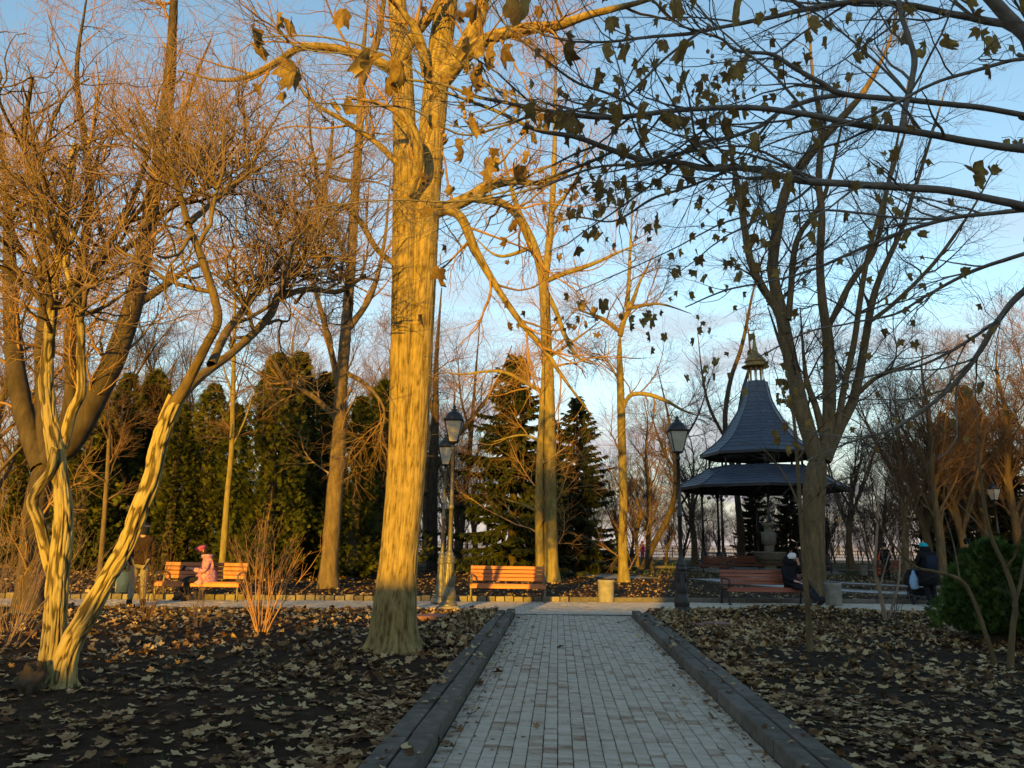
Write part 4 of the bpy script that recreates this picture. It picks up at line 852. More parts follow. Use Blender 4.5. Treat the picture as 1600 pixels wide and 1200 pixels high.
shrub('bare_shrub', 'small brown leafless shrub growing in front of the standing man', 228, 968, 15, 1.35, .22, 'twig', .006, sub=4)
shrub('bare_shrub', 'low leafless shrub in front of the seated woman', 309, 978, 12, .75, .35, 'twig_pink', .004)
shrub('bare_shrub', 'tangled reddish leafless shrub at the left edge', -10, 1010, 34, 2.0, .85, 'twig_pink', .006, base_r=.3)
shrub('bare_shrub', 'arching reddish shrub behind the twin trunks at the left edge', 18, 985, 26, 1.7, .8, 'twig_pink', .005, base_r=.25)
shrub('bare_shrub', 'small leafless shrub beside the reddish sapling', 1400, 975, 7, .9, .25, 'twig_dark', .005)
for k_, (px, py, h) in enumerate([(1060, 868, 2.6), (1100, 866, 2.2), (1330, 868, 2.8), (1010, 866, 2.5), (745, 864, 2.6), (950, 868, 2.2), (1385, 869, 2.7), (1445, 870, 2.5), (1490, 870, 2.8), (660, 866, 2.4), (1275, 868, 2.4)]):
    shrub('bare_shrub', 'bushy bare shrub growing along the far railing', px, py, 22, h, .8, 'twig_gold', .012, z=.0, sub=3, group='bare shrubs along the railing', base_r=.6)  # golden twig colour stands in for sunlight on these shrubs

# stump / stone at the foot of the gnarled tree
g = G(46, 1078, .1); bm = bmesh.new(); bmesh.ops.create_icosphere(bm, subdivisions=4, radius=1); 
for v in bm.verts:
    p = np.array(v.co); k = 1 + .55 * float(fbm(p[None] * 2.2 + 3, 4)[0]) * 2.2 ; v.co = Vector((p[0] * .12 * k, p[1] * .11 * k, (p[2] * .15 + .04) * k))
me = bpy.data.meshes.new('boulder'); bm.to_mesh(me); bm.free(); me.materials.append(M['bark_dark']); 
for p in me.polygons: p.use_smooth = True
o = link('boulder', me); o.location = (g[0], g[1], .12); tag(o, 'rough dark boulder at the foot of the gnarled pale tree', 'boulder')

# ------------------------------------------------------------------ plane tree whose boughs hang into the view from the right
pbase = np.array([6.1, 4.4, .1]); t = thing('plane_tree', 'plane tree reaching in from the right with big withered leaves hanging from grey boughs', 'tree', pbase); PT = t
tr = np.array([[6.1, 4.4, -.2, .21], [6.15, 4.45, 1.5, .18], [6.1, 4.5, 3.0, .165], [6.2, 4.6, 4.6, .14], [6.0, 4.8, 6.5, .11], [6.1, 5.0, 8.5, .06], [6.2, 5.1, 10, .02]])
mb = MB(); bark_tube(mb, tr, 48, 120, .006, 10, 4, pbase, flare=.4, lobes=2, lump=.12); mb.obj('trunk', M['plane'], t)
def bough(x0, pts, d0, d1):
    P = pxstem(pts, d0, d1); return np.vstack([x0, P])
J = lambda z, r: [6.1, 4.5, z, r]
PBL = [bough(J(3.0, .05), [(1640, 335, 13), (1600, 322, 13), (1540, 310, 12), (1480, 298, 12), (1400, 292, 12), (1320, 287, 11), (1250, 282, 11), (1200, 268, 10), (1150, 262, 10), (1110, 264, 10), (1060, 254, 9), (1010, 250, 9), (960, 236, 9), (900, 215, 8), (840, 203, 7), (790, 180, 6), (740, 160, 5), (690, 140, 4), (640, 105, 3), (560, 70, 3), (470, 55, 2.5), (400, 60, 2)], 5.0, 4.3),
       bough(J(3.6, .055), [(1650, 238, 14), (1600, 233, 13), (1540, 226, 12), (1480, 215, 11), (1410, 203, 11), (1340, 195, 10), (1270, 180, 10), (1200, 170, 9), (1140, 168, 9), (1080, 171, 8), (1010, 178, 8), (960, 184, 8), (900, 180, 8), (850, 172, 7), (790, 160, 6), (740, 150, 5), (690, 132, 4), (620, 120, 4), (560, 88, 3), (480, 78, 2.5), (420, 50, 2)], 4.9, 4.0),
       bough(J(4.0, .05), [(1650, 190, 10), (1600, 180, 9), (1530, 168, 9), (1440, 158, 9), (1370, 152, 9), (1310, 145, 9), (1285, 130, 8), (1240, 105, 7), (1205, 85, 6), (1150, 78, 5), (1125, 60, 4), (1060, 40, 3)], 5.2, 4.6),
       pxstem([(1318, 147, 8), (1270, 156, 8), (1225, 172, 7), (1190, 195, 6), (1150, 212, 6), (1100, 222, 5), (1060, 240, 5), (1000, 256, 5), (930, 262, 4), (850, 290, 4), (780, 308, 3), (700, 315, 3), (620, 312, 2.5), (540, 318, 2), (470, 330, 1.5)], 5.1, 3.8),
       bough(J(4.5, .06), [(1660, 80, 14), (1600, 44, 13), (1540, 32, 12), (1480, 20, 10), (1420, 8, 9), (1340, 2, 8), (1270, 12, 8), (1200, 28, 7), (1130, 42, 6), (1080, 52, 6), (1010, 58, 5), (940, 66, 4), (870, 60, 3), (800, 30, 2)], 5.6, 4.6),
       bough(J(5.0, .06), [(1690, 130, 22), (1600, 52, 20), (1550, 0, 18), (1500, -60, 15), (1400, -150, 10)], 5.2, 5.0),
       pxstem([(1412, 202, 10), (1414, 170, 9), (1424, 130, 9), (1428, 90, 9), (1416, 50, 8), (1408, 20, 8), (1404, -20, 7), (1410, -90, 5)], 4.95, 5.0),
       bough(J(3.4, .035), [(1650, 110, 7), (1600, 92, 6), (1530, 108, 6), (1460, 130, 5), (1400, 160, 5), (1340, 190, 4), (1290, 200, 3), (1220, 218, 3), (1150, 250, 2)], 4.6, 4.6),
       bough(J(2.6, .03), [(1660, 322, 9), (1600, 328, 8), (1540, 334, 7), (1480, 342, 7), (1400, 366, 6), (1330, 395, 5), (1260, 425, 4), (1200, 440, 3), (1130, 455, 3), (1070, 480, 2)], 6.2, 7.5),
       bough(J(2.2, .03), [(1660, 380, 8), (1600, 397, 7), (1520, 424, 6), (1450, 460, 5), (1400, 490, 4), (1330, 505, 3), (1260, 520, 3), (1180, 560, 2)], 6.0, 7.5),
       bough(J(1.9, .035), [(1680, 400, 11), (1600, 455, 10), (1560, 500, 9), (1530, 550, 8), (1495, 595, 7), (1450, 635, 6), (1390, 672, 5), (1330, 690, 3), (1260, 720, 2)], 6.4, 7.0),
       pxstem([(1560, 500, 5), (1500, 540, 5), (1440, 570, 4), (1370, 585, 3), (1320, 600, 3), (1280, 625, 2)], 6.4, 7.2),
       pxstem([(1480, 343, 5), (1400, 340, 4), (1320, 330, 4), (1240, 330, 3), (1140, 345, 3), (1050, 390, 2), (960, 430, 2), (900, 455, 1.5)], 6.4, 8.0),
       pxstem([(1150, 262, 5), (1080, 290, 4), (1020, 310, 4), (960, 345, 3), (900, 340, 3), (860, 350, 2)], 4.8, 6.5),
       pxstem([(960, 236, 5), (900, 262, 5), (850, 280, 4), (790, 300, 3), (740, 310, 3), (680, 320, 2)], 4.7, 5.5),
       pxstem([(1100, 45, 5), (1040, 90, 4), (1000, 130, 4), (960, 160, 3), (900, 160, 3), (850, 130, 2)], 4.8, 4.8),
       pxstem([(1010, 178, 5), (960, 150, 4), (900, 128, 4), (850, 90, 3), (800, 50, 3), (770, 10, 2.5), (750, -30, 2)], 4.6, 3.8),
       pxstem([(850, 172, 4), (790, 195, 4), (720, 210, 3), (640, 170, 3), (560, 165, 2.5), (490, 160, 2)], 4.5, 3.6)]
for P4 in PBL:
    mb = MB(); S = spline(P4, 90); S[:, :3] += .012 * np.stack([fbm(S[:, :3] * 5 + k, 3) for k in (0, 9, 23)], -1)
    V, F = tubes(S[None, :, :3], S[None, :, 3] * (1 + .18 * fbm(S[None, :, :3] * 14, 2)), 10); mb.add(V - pbase, F); mb.obj('bough', M['plane'], t)
Pp = stems_to([p[1:] if p[0][0] == 6.1 else p for p in PBL], 40)
a = grow(*Pp, n=210, length=(.5, 1.5), ang=(20, 50), npts=9, wig=.10, up=.02, rk=.5, rcap=.011, rend=.3, kink=.12)
b = grow(*a, n=760, length=(.25, .75), ang=(25, 55), npts=7, wig=.13, up=-.01, rk=.6, rcap=.005, rend=.4, kink=.15, rmin=.0015)
c = grow(*b, n=1500, length=(.1, .4), ang=(25, 60), npts=5, wig=.14, up=.0, rk=.7, rcap=.0028, rend=.5, kink=.15, rmin=.0012)
mb = MB()
for q, k in ((a, 6), (b, 4), (c, 3)): V, F = tubes(*q, k); mb.add(V - pbase, F)
mb.obj('twigs', M['plane'], t, kind='stuff')

def hanging_leaf(seed):                # withered leaf, folded along its midrib and curled, hanging by its stalk; stalk end at the origin
    r_ = np.random.default_rng(seed); a = np.radians(np.linspace(-172, 172, 43))
    q = np.interp(np.abs(np.degrees(a)), [0, 10, 16, 26, 36, 46, 54, 64, 78, 92, 106, 122, 150, 180], [1.0, .8, .82, .62, .72, .8, .92, .74, .6, .66, .74, .55, .42, .1])
    q = q * (1 + r_.normal(0, .05, len(a)))
    rings = [np.zeros((1, 2))] + [np.stack([q * s * np.sin(a), q * s * np.cos(a)], -1) for s in (.35, .68, 1.0)]
    fold, curl, tw = r_.uniform(.55, 1.05), r_.uniform(.3, 1.5), r_.normal(0, .9)
    P = np.vstack(rings); x, y = P[:, 0], P[:, 1]; rad = np.hypot(x, y)
    ax_ = np.abs(x); X_ = np.sign(x) * ax_ * np.cos(fold * (.55 + .6 * ax_)); Z_ = ax_ * np.sin(fold * (.55 + .6 * ax_))
    Y_ = y; th_ = curl * (Y_ - .0) * .8; Y2 = np.sin(th_) / (curl * .8); Z2 = Z_ + (1 - np.cos(th_)) / (curl * .8)
    ph_ = tw * Y2; X3 = X_ * np.cos(ph_) - Z2 * np.sin(ph_); Z3 = X_ * np.sin(ph_) + Z2 * np.cos(ph_)
    Z3 = Z3 + .07 * rad * np.sin(5 * np.arctan2(x, y) + r_.uniform(0, 6)) + r_.normal(0, .018, len(x)) * (rad > .1)
    V = np.stack([X3, Z3, -(Y2 + .55)], -1) * .5      # hangs down -Z, overall about one unit tall
    k = len(a); F = [[0, 1 + j, 2 + j] for j in range(k - 1)]; Q = []
    for s in range(2):
        o_ = 1 + s * k
        Q += [[o_ + j, o_ + k + j, o_ + k + j + 1, o_ + j + 1] for j in range(k - 1)]
    mb = MB(); tn = .5 + .35 * (noise3(np.column_stack([P * 2.3, np.full(len(P), seed)])) - .5) * 2 + r_.normal(0, .18)
    mb.add(V, [np.array(F), np.array(Q)], tn); Vt, Ft = tubes(np.array([[[0, 0, 0], [.01, .01, -.14], V[0]]]), np.array([[.008, .007, .007]]), 3); mb.add(Vt, Ft, .3)
    return mb.mesh('leaf', M['hang_leaf'])
hl = [hanging_leaf(s) for s in range(16)]
def leaf_at(p, size, rz=None, tilt=.22):
    o = link('leaf', hl[rng.integers(16)], PT); o.location = np.array(p) - pbase; o.scale = (size * rng.uniform(.6, .95), size * rng.uniform(.6, .95), size); o.rotation_euler = (rng.normal(0, tilt), rng.normal(0, tilt), rng.uniform(0, 6.3) if rz is None else rz); return o
# the leaves the photograph shows largest: pixel of the stalk's top, height in pixels, distance
BIG = [(540, 5, 62, 3.6), (470, 92, 70, 3.5), (392, 35, 48, 3.6), (408, 58, 44, 3.7), (434, 15, 38, 3.9), (455, 25, 36, 3.9), (580, 75, 68, 3.7), (622, 80, 60, 3.7), (605, 112, 48, 3.8), (440, 138, 32, 3.9), (405, 128, 26, 3.9), (520, 152, 34, 3.9), (557, 158, 44, 3.9), (668, 172, 52, 3.9), (725, 228, 38, 4.0), (764, 236, 48, 3.7), (803, 252, 50, 3.7), (708, 286, 28, 4.2), (686, 312, 26, 4.2),
       (815, -22, 84, 3.4), (1150, -12, 66, 3.6), (1062, 55, 50, 4.1), (735, 60, 52, 3.8), (732, 118, 50, 3.8), (765, 62, 58, 3.8), (786, 66, 50, 3.9), (745, 95, 46, 4.0), (878, 62, 50, 4.1), (938, 65, 54, 4.1), (975, 60, 44, 4.3), (956, 18, 40, 4.2), (932, 108, 40, 4.2), (928, 146, 40, 4.4), (952, 160, 54, 4.2), (965, 158, 38, 4.3), (885, 172, 46, 4.2), (1005, 152, 54, 4.3), (1003, 204, 34, 4.4), (1042, 165, 50, 4.3), (1146, 92, 46, 4.2), (1098, 120, 36, 4.6), (1104, 178, 44, 4.5), (1126, 178, 50, 4.4), (1185, 202, 42, 4.3), (1262, 20, 44, 4.6), (1268, 45, 30, 4.7), (1195, 15, 34, 4.6), (1050, -8, 50, 4.2), (1090, -5, 34, 4.4), (966, 218, 34, 4.8), (945, 232, 28, 4.8), (838, 205, 26, 4.8), (822, 188, 30, 4.6), (1080, 208, 34, 4.6), (1030, 232, 30, 4.8), (1052, 240, 22, 4.9), (1000, 286, 24, 5.2), (1022, 280, 24, 5.2), (948, 288, 34, 5.0), (942, 320, 22, 5.2), (972, 306, 22, 5.4), (1272, 178, 38, 4.7), (1275, 210, 34, 4.9), (1360, 160, 46, 4.6), (1385, 168, 34, 4.8), (1392, 228, 32, 4.9), (1400, 230, 30, 4.9), (1478, 52, 40, 4.8), (1550, 48, 40, 4.7), (1440, 72, 30, 4.8), (1330, 110, 22, 5.0), (1348, 55, 26, 5), (1338, 76, 28, 5), (1515, 252, 42, 5.0), (1525, 268, 34, 5.1), (1545, 256, 28, 5.2), (1488, 308, 22, 5.3), (1565, 215, 28, 5.0), (1590, 215, 28, 5), (1264, 330, 34, 6), (1270, 355, 34, 6), (1416, 355, 30, 6.3), (1432, 358, 32, 6.3), (1320, 328, 22, 6.2), (1396, 318, 26, 6), (1160, 140, 20, 5), (1215, 105, 26, 4.9), (1420, 0, 34, 4.6), (1515, -10, 34, 4.6), (1590, -6, 36, 4.4), (700, -10, 20, 4.2), (908, 380, 26, 6.8), (942, 462, 30, 6.8), (905, 466, 22, 6.8), (888, 455, 18, 7)]
sock = [leaf_at(W(px, py, d), h * 1.45 / 1200 * d) for px, py, h, d in BIG]
# a fine twig carries each of those to the nearest bough
tips = np.array([W(px, py, d) for px, py, h, d in BIG]); allp = np.concatenate([a[0].reshape(-1, 3), Pp[0].reshape(-1, 3), b[0].reshape(-1, 3)])
near_ = allp[np.argmin(((tips[:, None] - allp[None]) ** 2).sum(-1), 1)]; tt = np.linspace(0, 1, 6)[None, :, None]
PP_ = near_[:, None] * (1 - tt) + tips[:, None] * tt + np.array([0, 0, .04]) * np.sin(tt * math.pi) + rng.normal(0, .006, (len(tips), 6, 3)) * np.sin(tt * math.pi)
mb = MB(); V, F = tubes(PP_, np.full((len(tips), 6), .0022), 4); mb.add(V - pbase, F); mb.obj('leaf_twigs', M['plane'], t, kind='stuff')
# the rest hang along the finer twigs
cand = np.concatenate([b[0][:, k] for k in (3, 5, 6)] + [c[0][:, 4]]); q = cand - CAM; z = q @ _fw; cx = 800 + FPX * (q @ _rt) / z; cy = 600 - FPX * (q @ _up) / z
lower = (cy > 330); w = np.where(lower, .9, .7) * (cx > 640) * (cx < 1640) * (cy > -60) * (cy < 700) * (z > 3) * np.where(cx < 800, .5, 1) * np.where((cx > 1150) & (cy < 200), .8, 1) * np.where((cx < 1180) & (cy < 330), 1.5, 1)
pick = rng.choice(len(cand), 165, replace=False, p=w / w.sum())
for k in pick:
    s_ = rng.uniform(.10, .19) if z[k] < 5.5 else rng.uniform(.11, .2)
    leaf_at(cand[k], s_)
for (px, py, n_) in [(1020, 495, 16), (1070, 510, 10), (960, 500, 8), (1100, 560, 7), (1130, 375, 10), (1500, 600, 6)]:     # dense clusters on the far lower twigs
    for _ in range(n_ // 2):
        p = W(px + rng.normal(0, 32), py + rng.normal(0, 14), rng.uniform(7.2, 7.9)); leaf_at(p, rng.uniform(.12, .21))
# the many smaller leaves further along the twigs, joined
w2 = w.copy(); w2[pick] = 0; pk2 = rng.choice(len(cand), 340, replace=False, p=w2 / w2.sum())
A_ = np.radians([-150, -105, -78, -52, -26, 0, 26, 52, 78, 105, 150]); q_ = np.array([.3, .72, .5, .88, .55, 1, .55, .88, .5, .72, .3]); lv_ = MB()
for k in pk2:
    fo, cu = rng.uniform(.5, 1.2), rng.uniform(-.5, 1.2); sz = rng.uniform(.05, .085); x_ = q_ * np.sin(A_); y_ = q_ * np.cos(A_)
    V = np.stack([x_ * np.cos(fo), np.abs(x_) * np.sin(fo) + cu * (y_ - .3) ** 2 * .5, -(y_ + .9)], -1); V = np.vstack([[0, .0, -.8], V, [[-.03, 0, 0]], [[.03, 0, 0]]]) + rng.normal(0, .04, (14, 3)); V = V * sz
    m_ = rotm(rng.normal(0, .25, 1), rng.normal(0, .25, 1), rng.uniform(0, 6.3, 1))[0]; i_ = np.arange(10)
    lv_.add(V @ m_.T + cand[k] - pbase, np.vstack([np.stack([0 * i_, i_ + 1, i_ + 2], -1), [[0, 12, 13]]]), rng.uniform(.1, .6))
lv_.obj('leaves', M['hang_leaf'], PT, kind='stuff')
# seed balls
bm_ = MB(); lathe(bm_, [(.0005, .014), (.009, .011), (.014, .0), (.009, -.011), (.0005, -.014)], 10); V, F = tubes(np.array([[[0, 0, .01], [.002, 0, .05], [0, 0, .09]]]), np.full((1, 3), .001), 3); bm_.add(V, F)
ball = bm_.mesh('seed_ball', M['twig_pink'])
for px, py, d in [(580, 55, 4), (674, 146, 4.1), (726, 176, 4.2), (726, 183, 4.2), (724, 60, 4.1), (1107, 40, 4.5), (1110, 55, 4.5), (1106, 80, 4.6), (1113, 88, 4.6), (1112, 98, 4.6), (1480, 20, 4.6), (690, 205, 4.3), (695, 212, 4.3)]:
    o = link('seed_ball', ball, PT); o.location = W(px, py, d) - pbase

# ------------------------------------------------------------------ street lamps
def lamp(name, label, metal, glass='glass'):
    t = thing(name, label, 'street lamp', (0, 0, 0), 0, 'park street lamps')
    mb = MB(); lathe(mb, [(.0, 0), (.27, 0), (.275, .05), (.26, .1), (.20, .115), (0, .118)], 28); mb.obj('plinth', M['concrete'], t)
    mb = MB(); lathe(mb, [(.20, .11), (.205, .14), (.18, .17), (.15, .20), (.165, .25), (.172, .32), (.16, .40), (.135, .47), (.125, .52), (.135, .55), (.135, .57)], 28); mb.obj('foot', M[metal], t)
    mb = MB(); lathe(mb, [(.125, .56), (.13, .60), (.12, .70), (.108, .88), (.10, 1.02)], 48, flute=.06, nf=12)
    lathe(mb, [(.115, 1.01), (.13, 1.035), (.13, 1.07), (.105, 1.09), (.118, 1.12), (.118, 1.16), (.085, 1.19), (.095, 1.22), (.06, 1.27), (.05, 1.33)], 28)
    for k in range(4):
        a = k * math.pi / 2 + .78; box(mb, (.118 * math.cos(a), .118 * math.sin(a), .86), (.02, .03, .22), rz=a)
    mb.obj('base', M[metal], t)
    mb = MB(); lathe(mb, [(.048, 1.3), (.046, 2.2), (.058, 2.21), (.064, 2.25), (.058, 2.29), (.042, 2.31), (.036, 3.52), (.05, 3.53), (.055, 3.56), (.05, 3.6), (.035, 3.62)], 20); mb.obj('shaft', M[metal], t)
    L_ = bpy.data.objects.new('lantern', None); COL.objects.link(L_); L_.parent = t; L_.location = (0, 0, 3.6)
    # lantern: four tilted panes between corner bars, flared roof and finial
    b0, b1, z0, z1 = .095, .20, .12, .60
    mb = MB(); lathe(mb, [(.03, 0), (.045, .03), (.03, .06), (.075, .09), (.12, .10), (.12, .125), (.0, .125)], 20)
    for k in range(4):
        a = math.pi / 4 + k * math.pi / 2; r0, r1 = b0 * 1.414, b1 * 1.414
        tube(mb, [(r0 * math.cos(a), r0 * math.sin(a), z0), (r1 * math.cos(a), r1 * math.sin(a), z1)], .013, 6)
        a0, a1 = a, a + math.pi / 2
        for rr, zz in ((r0, z0), (r1, z1)): tube(mb, [(rr * math.cos(a0), rr * math.sin(a0), zz), (rr * math.cos(a1), rr * math.sin(a1), zz)], .012, 6)
    mb.obj('lantern_frame', M['iron'], L_)
    for k in range(4):
        a0, a1 = math.pi / 4 + k * math.pi / 2, math.pi / 4 + (k + 1) * math.pi / 2; c_, s_ = math.cos, math.sin; r0, r1 = b0 * 1.40, b1 * 1.40
        q = np.array([[r0 * c_(a0), r0 * s_(a0), z0], [r0 * c_(a1), r0 * s_(a1), z0], [r1 * c_(a1), r1 * s_(a1), z1], [r1 * c_(a0), r1 * s_(a0), z1]]); n_ = nrm(np.cross(q[1] - q[0], q[3] - q[0])) * .004
        mb = MB(); mb.add(np.vstack([q, q - n_]), [[0, 1, 2, 3], [7, 6, 5, 4], [0, 4, 5, 1], [1, 5, 6, 2], [2, 6, 7, 3], [3, 7, 4, 0]]); mb.obj('pane', M[glass], L_, smooth=False)
    mb = MB(); k4 = lambda pr: lathe(mb, pr, 4, ph=math.pi / 4)
    k4([(.0, .595), (.315, .595), (.318, .625), (.29, .64)]); lathe(mb, [(.215, .635), (.212, .67), (.19, .73), (.145, .79), (.085, .83), (.055, .845), (.065, .865), (.065, .885), (.0, .89)], 24); mb.obj('lantern_roof', M['iron'], L_)
    mb = MB(); lathe(mb, [(.045, .885), (.03, .90), (.05, .93), (.03, .96), (.008, .985), (.0, 1.0)], 14); mb.obj('finial', M['iron'], L_)
    return t
lp = lamp('street_lamp', 'tall sunlit street lamp standing at the path corner just right of the big trunk', 'iron_green')
g = G(700, 953, .02); lp.location = (g[0], g[1], .0); lp.scale = (1.0,) * 3
g = G(690, 937, .1); dup(lp, (g[0] - .02, g[1], .03), .1, (.92, .92, .90), 'second street lamp close behind the tall one, with its lantern glowing in the sun')
lp2 = lamp('street_lamp', 'black street lamp in the shade at the right corner of the path', 'iron')
g = G(1066, 961, .06); lp2.location = (g[0], g[1], .02); lp2.scale = (.96, .96, .935)
for px, py, top, lb in [(1311, 868, 806, 'small dark street lamp standing by the railing right of the pavilion'), (730, 868, 802, 'tiny dark street lamp far behind the twin lamps'), (1568, 912, 752, 'sunlit street lamp rising behind the green bush at the right edge'), (989, 874, 812, 'faint far street lamp near the leaning tree')]:
    g = G(px, py, .05); z = (W(px, top, g[1])[2]); dup(lp2, (g[0], g[1], .03), .3, z / 4.6, lb)

# ------------------------------------------------------------------ benches
def bench(label, Ln, woodm, ironm, seat_tone=.5):
    t = thing('park_bench', label, 'bench', (0, 0, 0), 0, 'wooden park benches'); hw = Ln / 2
    # side view: y runs from the front (-) to the back (+)
    def slat(y, z, w, th, tilt, nm='slat'):
        mb = MB(); c, s = math.cos(tilt), math.sin(tilt); cbox(mb, (0, 0, 0), (Ln, w, th), .006, M=[[1, 0, 0], [0, c, -s], [0, s, c]], tone=rng.uniform(.2, .9), jit=.001)
        o = mb.obj(nm, M[woodm], t, smooth=False); o.location = (0, y, z); return o
    tl = R(78)
    for k, z in enumerate((.835, .735, .635, .54)): slat(.25 + (z - .5) * .22, z, .085, .032, tl, 'back_slat')
    for y, z, tt_ in ((-.21, .425, 0), (-.105, .43, -.03), (.0, .425, -.05), (.10, .415, -.08)): slat(y, z, .092, .034, tt_, 'seat_slat')
    slat(-.268, .375, .085, .034, R(84), 'front_slat')
    for sx in (-1, 1):
        mb = MB(); x = sx * (hw - .03)
        tube(mb, [(x, .36, .90), (x, .31, .75), (x, .26, .55), (x, .22, .42), (x, .27, .2), (x, .33, .0)], [.02, .024, .028, .03, .026, .026], 8)
        tube(mb, [(x, .24, .40), (x, .0, .385), (x, -.22, .37), (x, -.27, .28), (x, -.22, .12), (x, -.27, 0)], [.026, .024, .026, .026, .024, .028], 8)
        tube(mb, [(x, .29, .64), (x, .12, .66), (x, -.1, .655), (x, -.24, .63), (x, -.30, .57), (x, -.25, .51), (x, -.24, .38)], [.018, .02, .022, .024, .026, .022, .02], 8)
        V_ = np.array(mb.v[0]); 
        for q in range(len(mb.v)): mb.v[q] = mb.v[q] * np.array([1, 1, 1]); 
        for yy in (.33, -.27): box(mb, (x, yy, .015), (.07, .11, .03))
        mb.obj('leg', M[ironm], t)
    return t
def place_bench(o, px, py, rz, z=.0): g = G(px, py, z); o.location = (g[0], g[1], z); o.rotation_euler[2] = rz; return g
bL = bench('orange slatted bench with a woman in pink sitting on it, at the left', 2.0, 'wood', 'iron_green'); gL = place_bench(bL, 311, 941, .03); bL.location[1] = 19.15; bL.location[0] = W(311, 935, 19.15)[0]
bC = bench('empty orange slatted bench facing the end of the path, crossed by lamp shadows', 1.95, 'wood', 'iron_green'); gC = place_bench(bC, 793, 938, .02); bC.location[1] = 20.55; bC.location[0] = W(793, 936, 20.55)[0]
bR = bench('slatted bench coloured darker for the shade with a person in black at its right end', 2.25, 'wood_shaded', 'iron'); bR.location = (W(1197, 936, 21.0)[0], 21.0, 0); bR.rotation_euler[2] = .10
far_b = bench('dark bench standing side-on left of the pavilion', 1.9, 'wood_dark', 'iron')
g = G(1117, 896, .1); far_b.location = (g[0], g[1], .08); far_b.rotation_euler[2] = -.9
for px, py, rz, lb in [(1168, 893, .0, 'dark bench beneath the pavilion behind the slim young tree'), (1214, 893, .1, 'dark bench beside the stone urn under the pavilion'), (1292, 897, 1.2, 'dark bench standing side-on right of the broad grey tree'), (1402, 904, .1, 'far brown bench beside the yellow-lit tree foot')]:
    g = G(px, py, .1); dup(far_b, (g[0], g[1], .08), rz, 1.0, lb)
g = G(880, 893, .1); dup(bC, (g[0], g[1], .08), .1, .9, 'far orange bench half hidden behind the golden poplar')
g = G(1000, 892, .1)

# ------------------------------------------------------------------ concrete litter bins
def bin_(label, px, py, rz=0, s=1.0, z=.0, matn='concrete'):
    g = G(px, py, z); t = thing('litter_bin', label, 'bin', (g[0], g[1], z), rz, 'concrete litter bins'); t.scale = (s,) * 3
    mb = MB(); lathe(mb, [(.0, 0), (.19, 0), (.2, .02), (.205, .5), (.212, .51), (.212, .56), (.19, .565), (.185, .5), (.18, .1), (0, .09)], 40, flute=.012, nf=20); mb.obj('body', M[matn], t)
    mb = MB(); lathe(mb, [(.186, .55), (.184, .575), (.172, .575), (.17, .45)], 24); mb.obj('liner', M['iron'], t); return t
bin_('round concrete litter bin half in the sun, right of the middle bench', 947, 941, s=1.02)
bin_('round concrete litter bin in the shade beside the broad grey tree', 1303, 946, s=1.05)
bin_('far small litter bin lit yellow near the slanting tree', 1350, 899, s=.95, z=.1)
bin_('far pale litter bin beside the walk near the leaning tree', 1040, 881, s=.9, z=.1)

# ------------------------------------------------------------------ pavilion
gz = W(1195, 880, 46); zc = .1
T = thing('pavilion', 'dark pavilion with two tiers of blue-grey slate roofs and a small gilt lantern', 'pavilion', (gz[0], 46, zc), R(10))
def oct_(r, z, k, off=0): a = (k + off) * math.pi / 4 + math.pi / 8; return [r * math.cos(a), r * math.sin(a), z]
zl = lambda py: W(1192, py, 46)[2] - zc
WU = 26.1
def roof(name, prof, k0=8, rows=9):
    T_ = bpy.data.objects.new(name, None); COL.objects.link(T_); T_.parent = T
    P = spline([(r, z) for r, z in prof], rows * 2 + 1)
    for k in range(8):
        mb = MB()
        for s in range(rows * 2):   # courses of slates lap over one another
            (r0, z0), (r1, z1) = P[s], P[s + 1]; up_ = .018
            a, b = oct_(r0 + .01, z0 + up_, k), oct_(r0 + .01, z0 + up_, k + 1); c_, d_ = oct_(r1, z1, k + 1), oct_(r1, z1, k); e_, f_ = oct_(r0, z0 - .005, k), oct_(r0, z0 - .005, k + 1)
            mb.add([a, b, c_, d_], [[0, 1, 2, 3]], rng.uniform(.2, .8)); mb.add([e_, f_, b, a], [[0, 1, 2, 3]], .2)
        mb.obj('roof_panel', M['roof'], T_, smooth=False)
        mb = MB(); tube(mb, [oct_(r + .012, z + .02, k) for r, z in P], .035, 6); mb.obj('hip', M['roof'], T_)
        mb = MB(); (r0, z0) = P[0]; a = np.array(oct_(r0, z0, k)); b = np.array(oct_(r0, z0, k + 1)); q = np.array([0, 0, .14]); inn = np.array([(a + b)[0] * -.02, (a + b)[1] * -.02, 0])
        mb.add([a - q, b - q, b + [0, 0, .02], a + [0, 0, .02], a - q + inn, b - q + inn, b + inn, a + inn], [[0, 1, 2, 3], [5, 4, 7, 6], [0, 4, 5, 1]]); mb.obj('fascia', M['iron'], T_, smooth=False)
        # ceiling under the eave
        mb = MB(); mb.add([oct_(P[0][0] * .98, P[0][1] - .02, k), oct_(P[0][0] * .98, P[0][1] - .02, k + 1), oct_(P[-1][0] * .9, P[0][1] - .02, k + 1), oct_(P[-1][0] * .9, P[0][1] - .02, k)], [[0, 1, 2, 3]]); mb.obj('soffit', M['iron'], T_, smooth=False)
z1, z2, z3, z4 = zl(764), zl(733), zl(712), zl(597)
roof('lower_roof', [(5.0, z1), (4.3, z1 + .42), (3.55, z1 + .85), (3.0, z2 + .05)], rows=4)
roof('upper_roof', [(3.5, z3), (2.45, zl(691)), (1.95, zl(676)), (1.58, zl(661)), (1.18, zl(644)), (.84, zl(624)), (.63, z4)], rows=9)
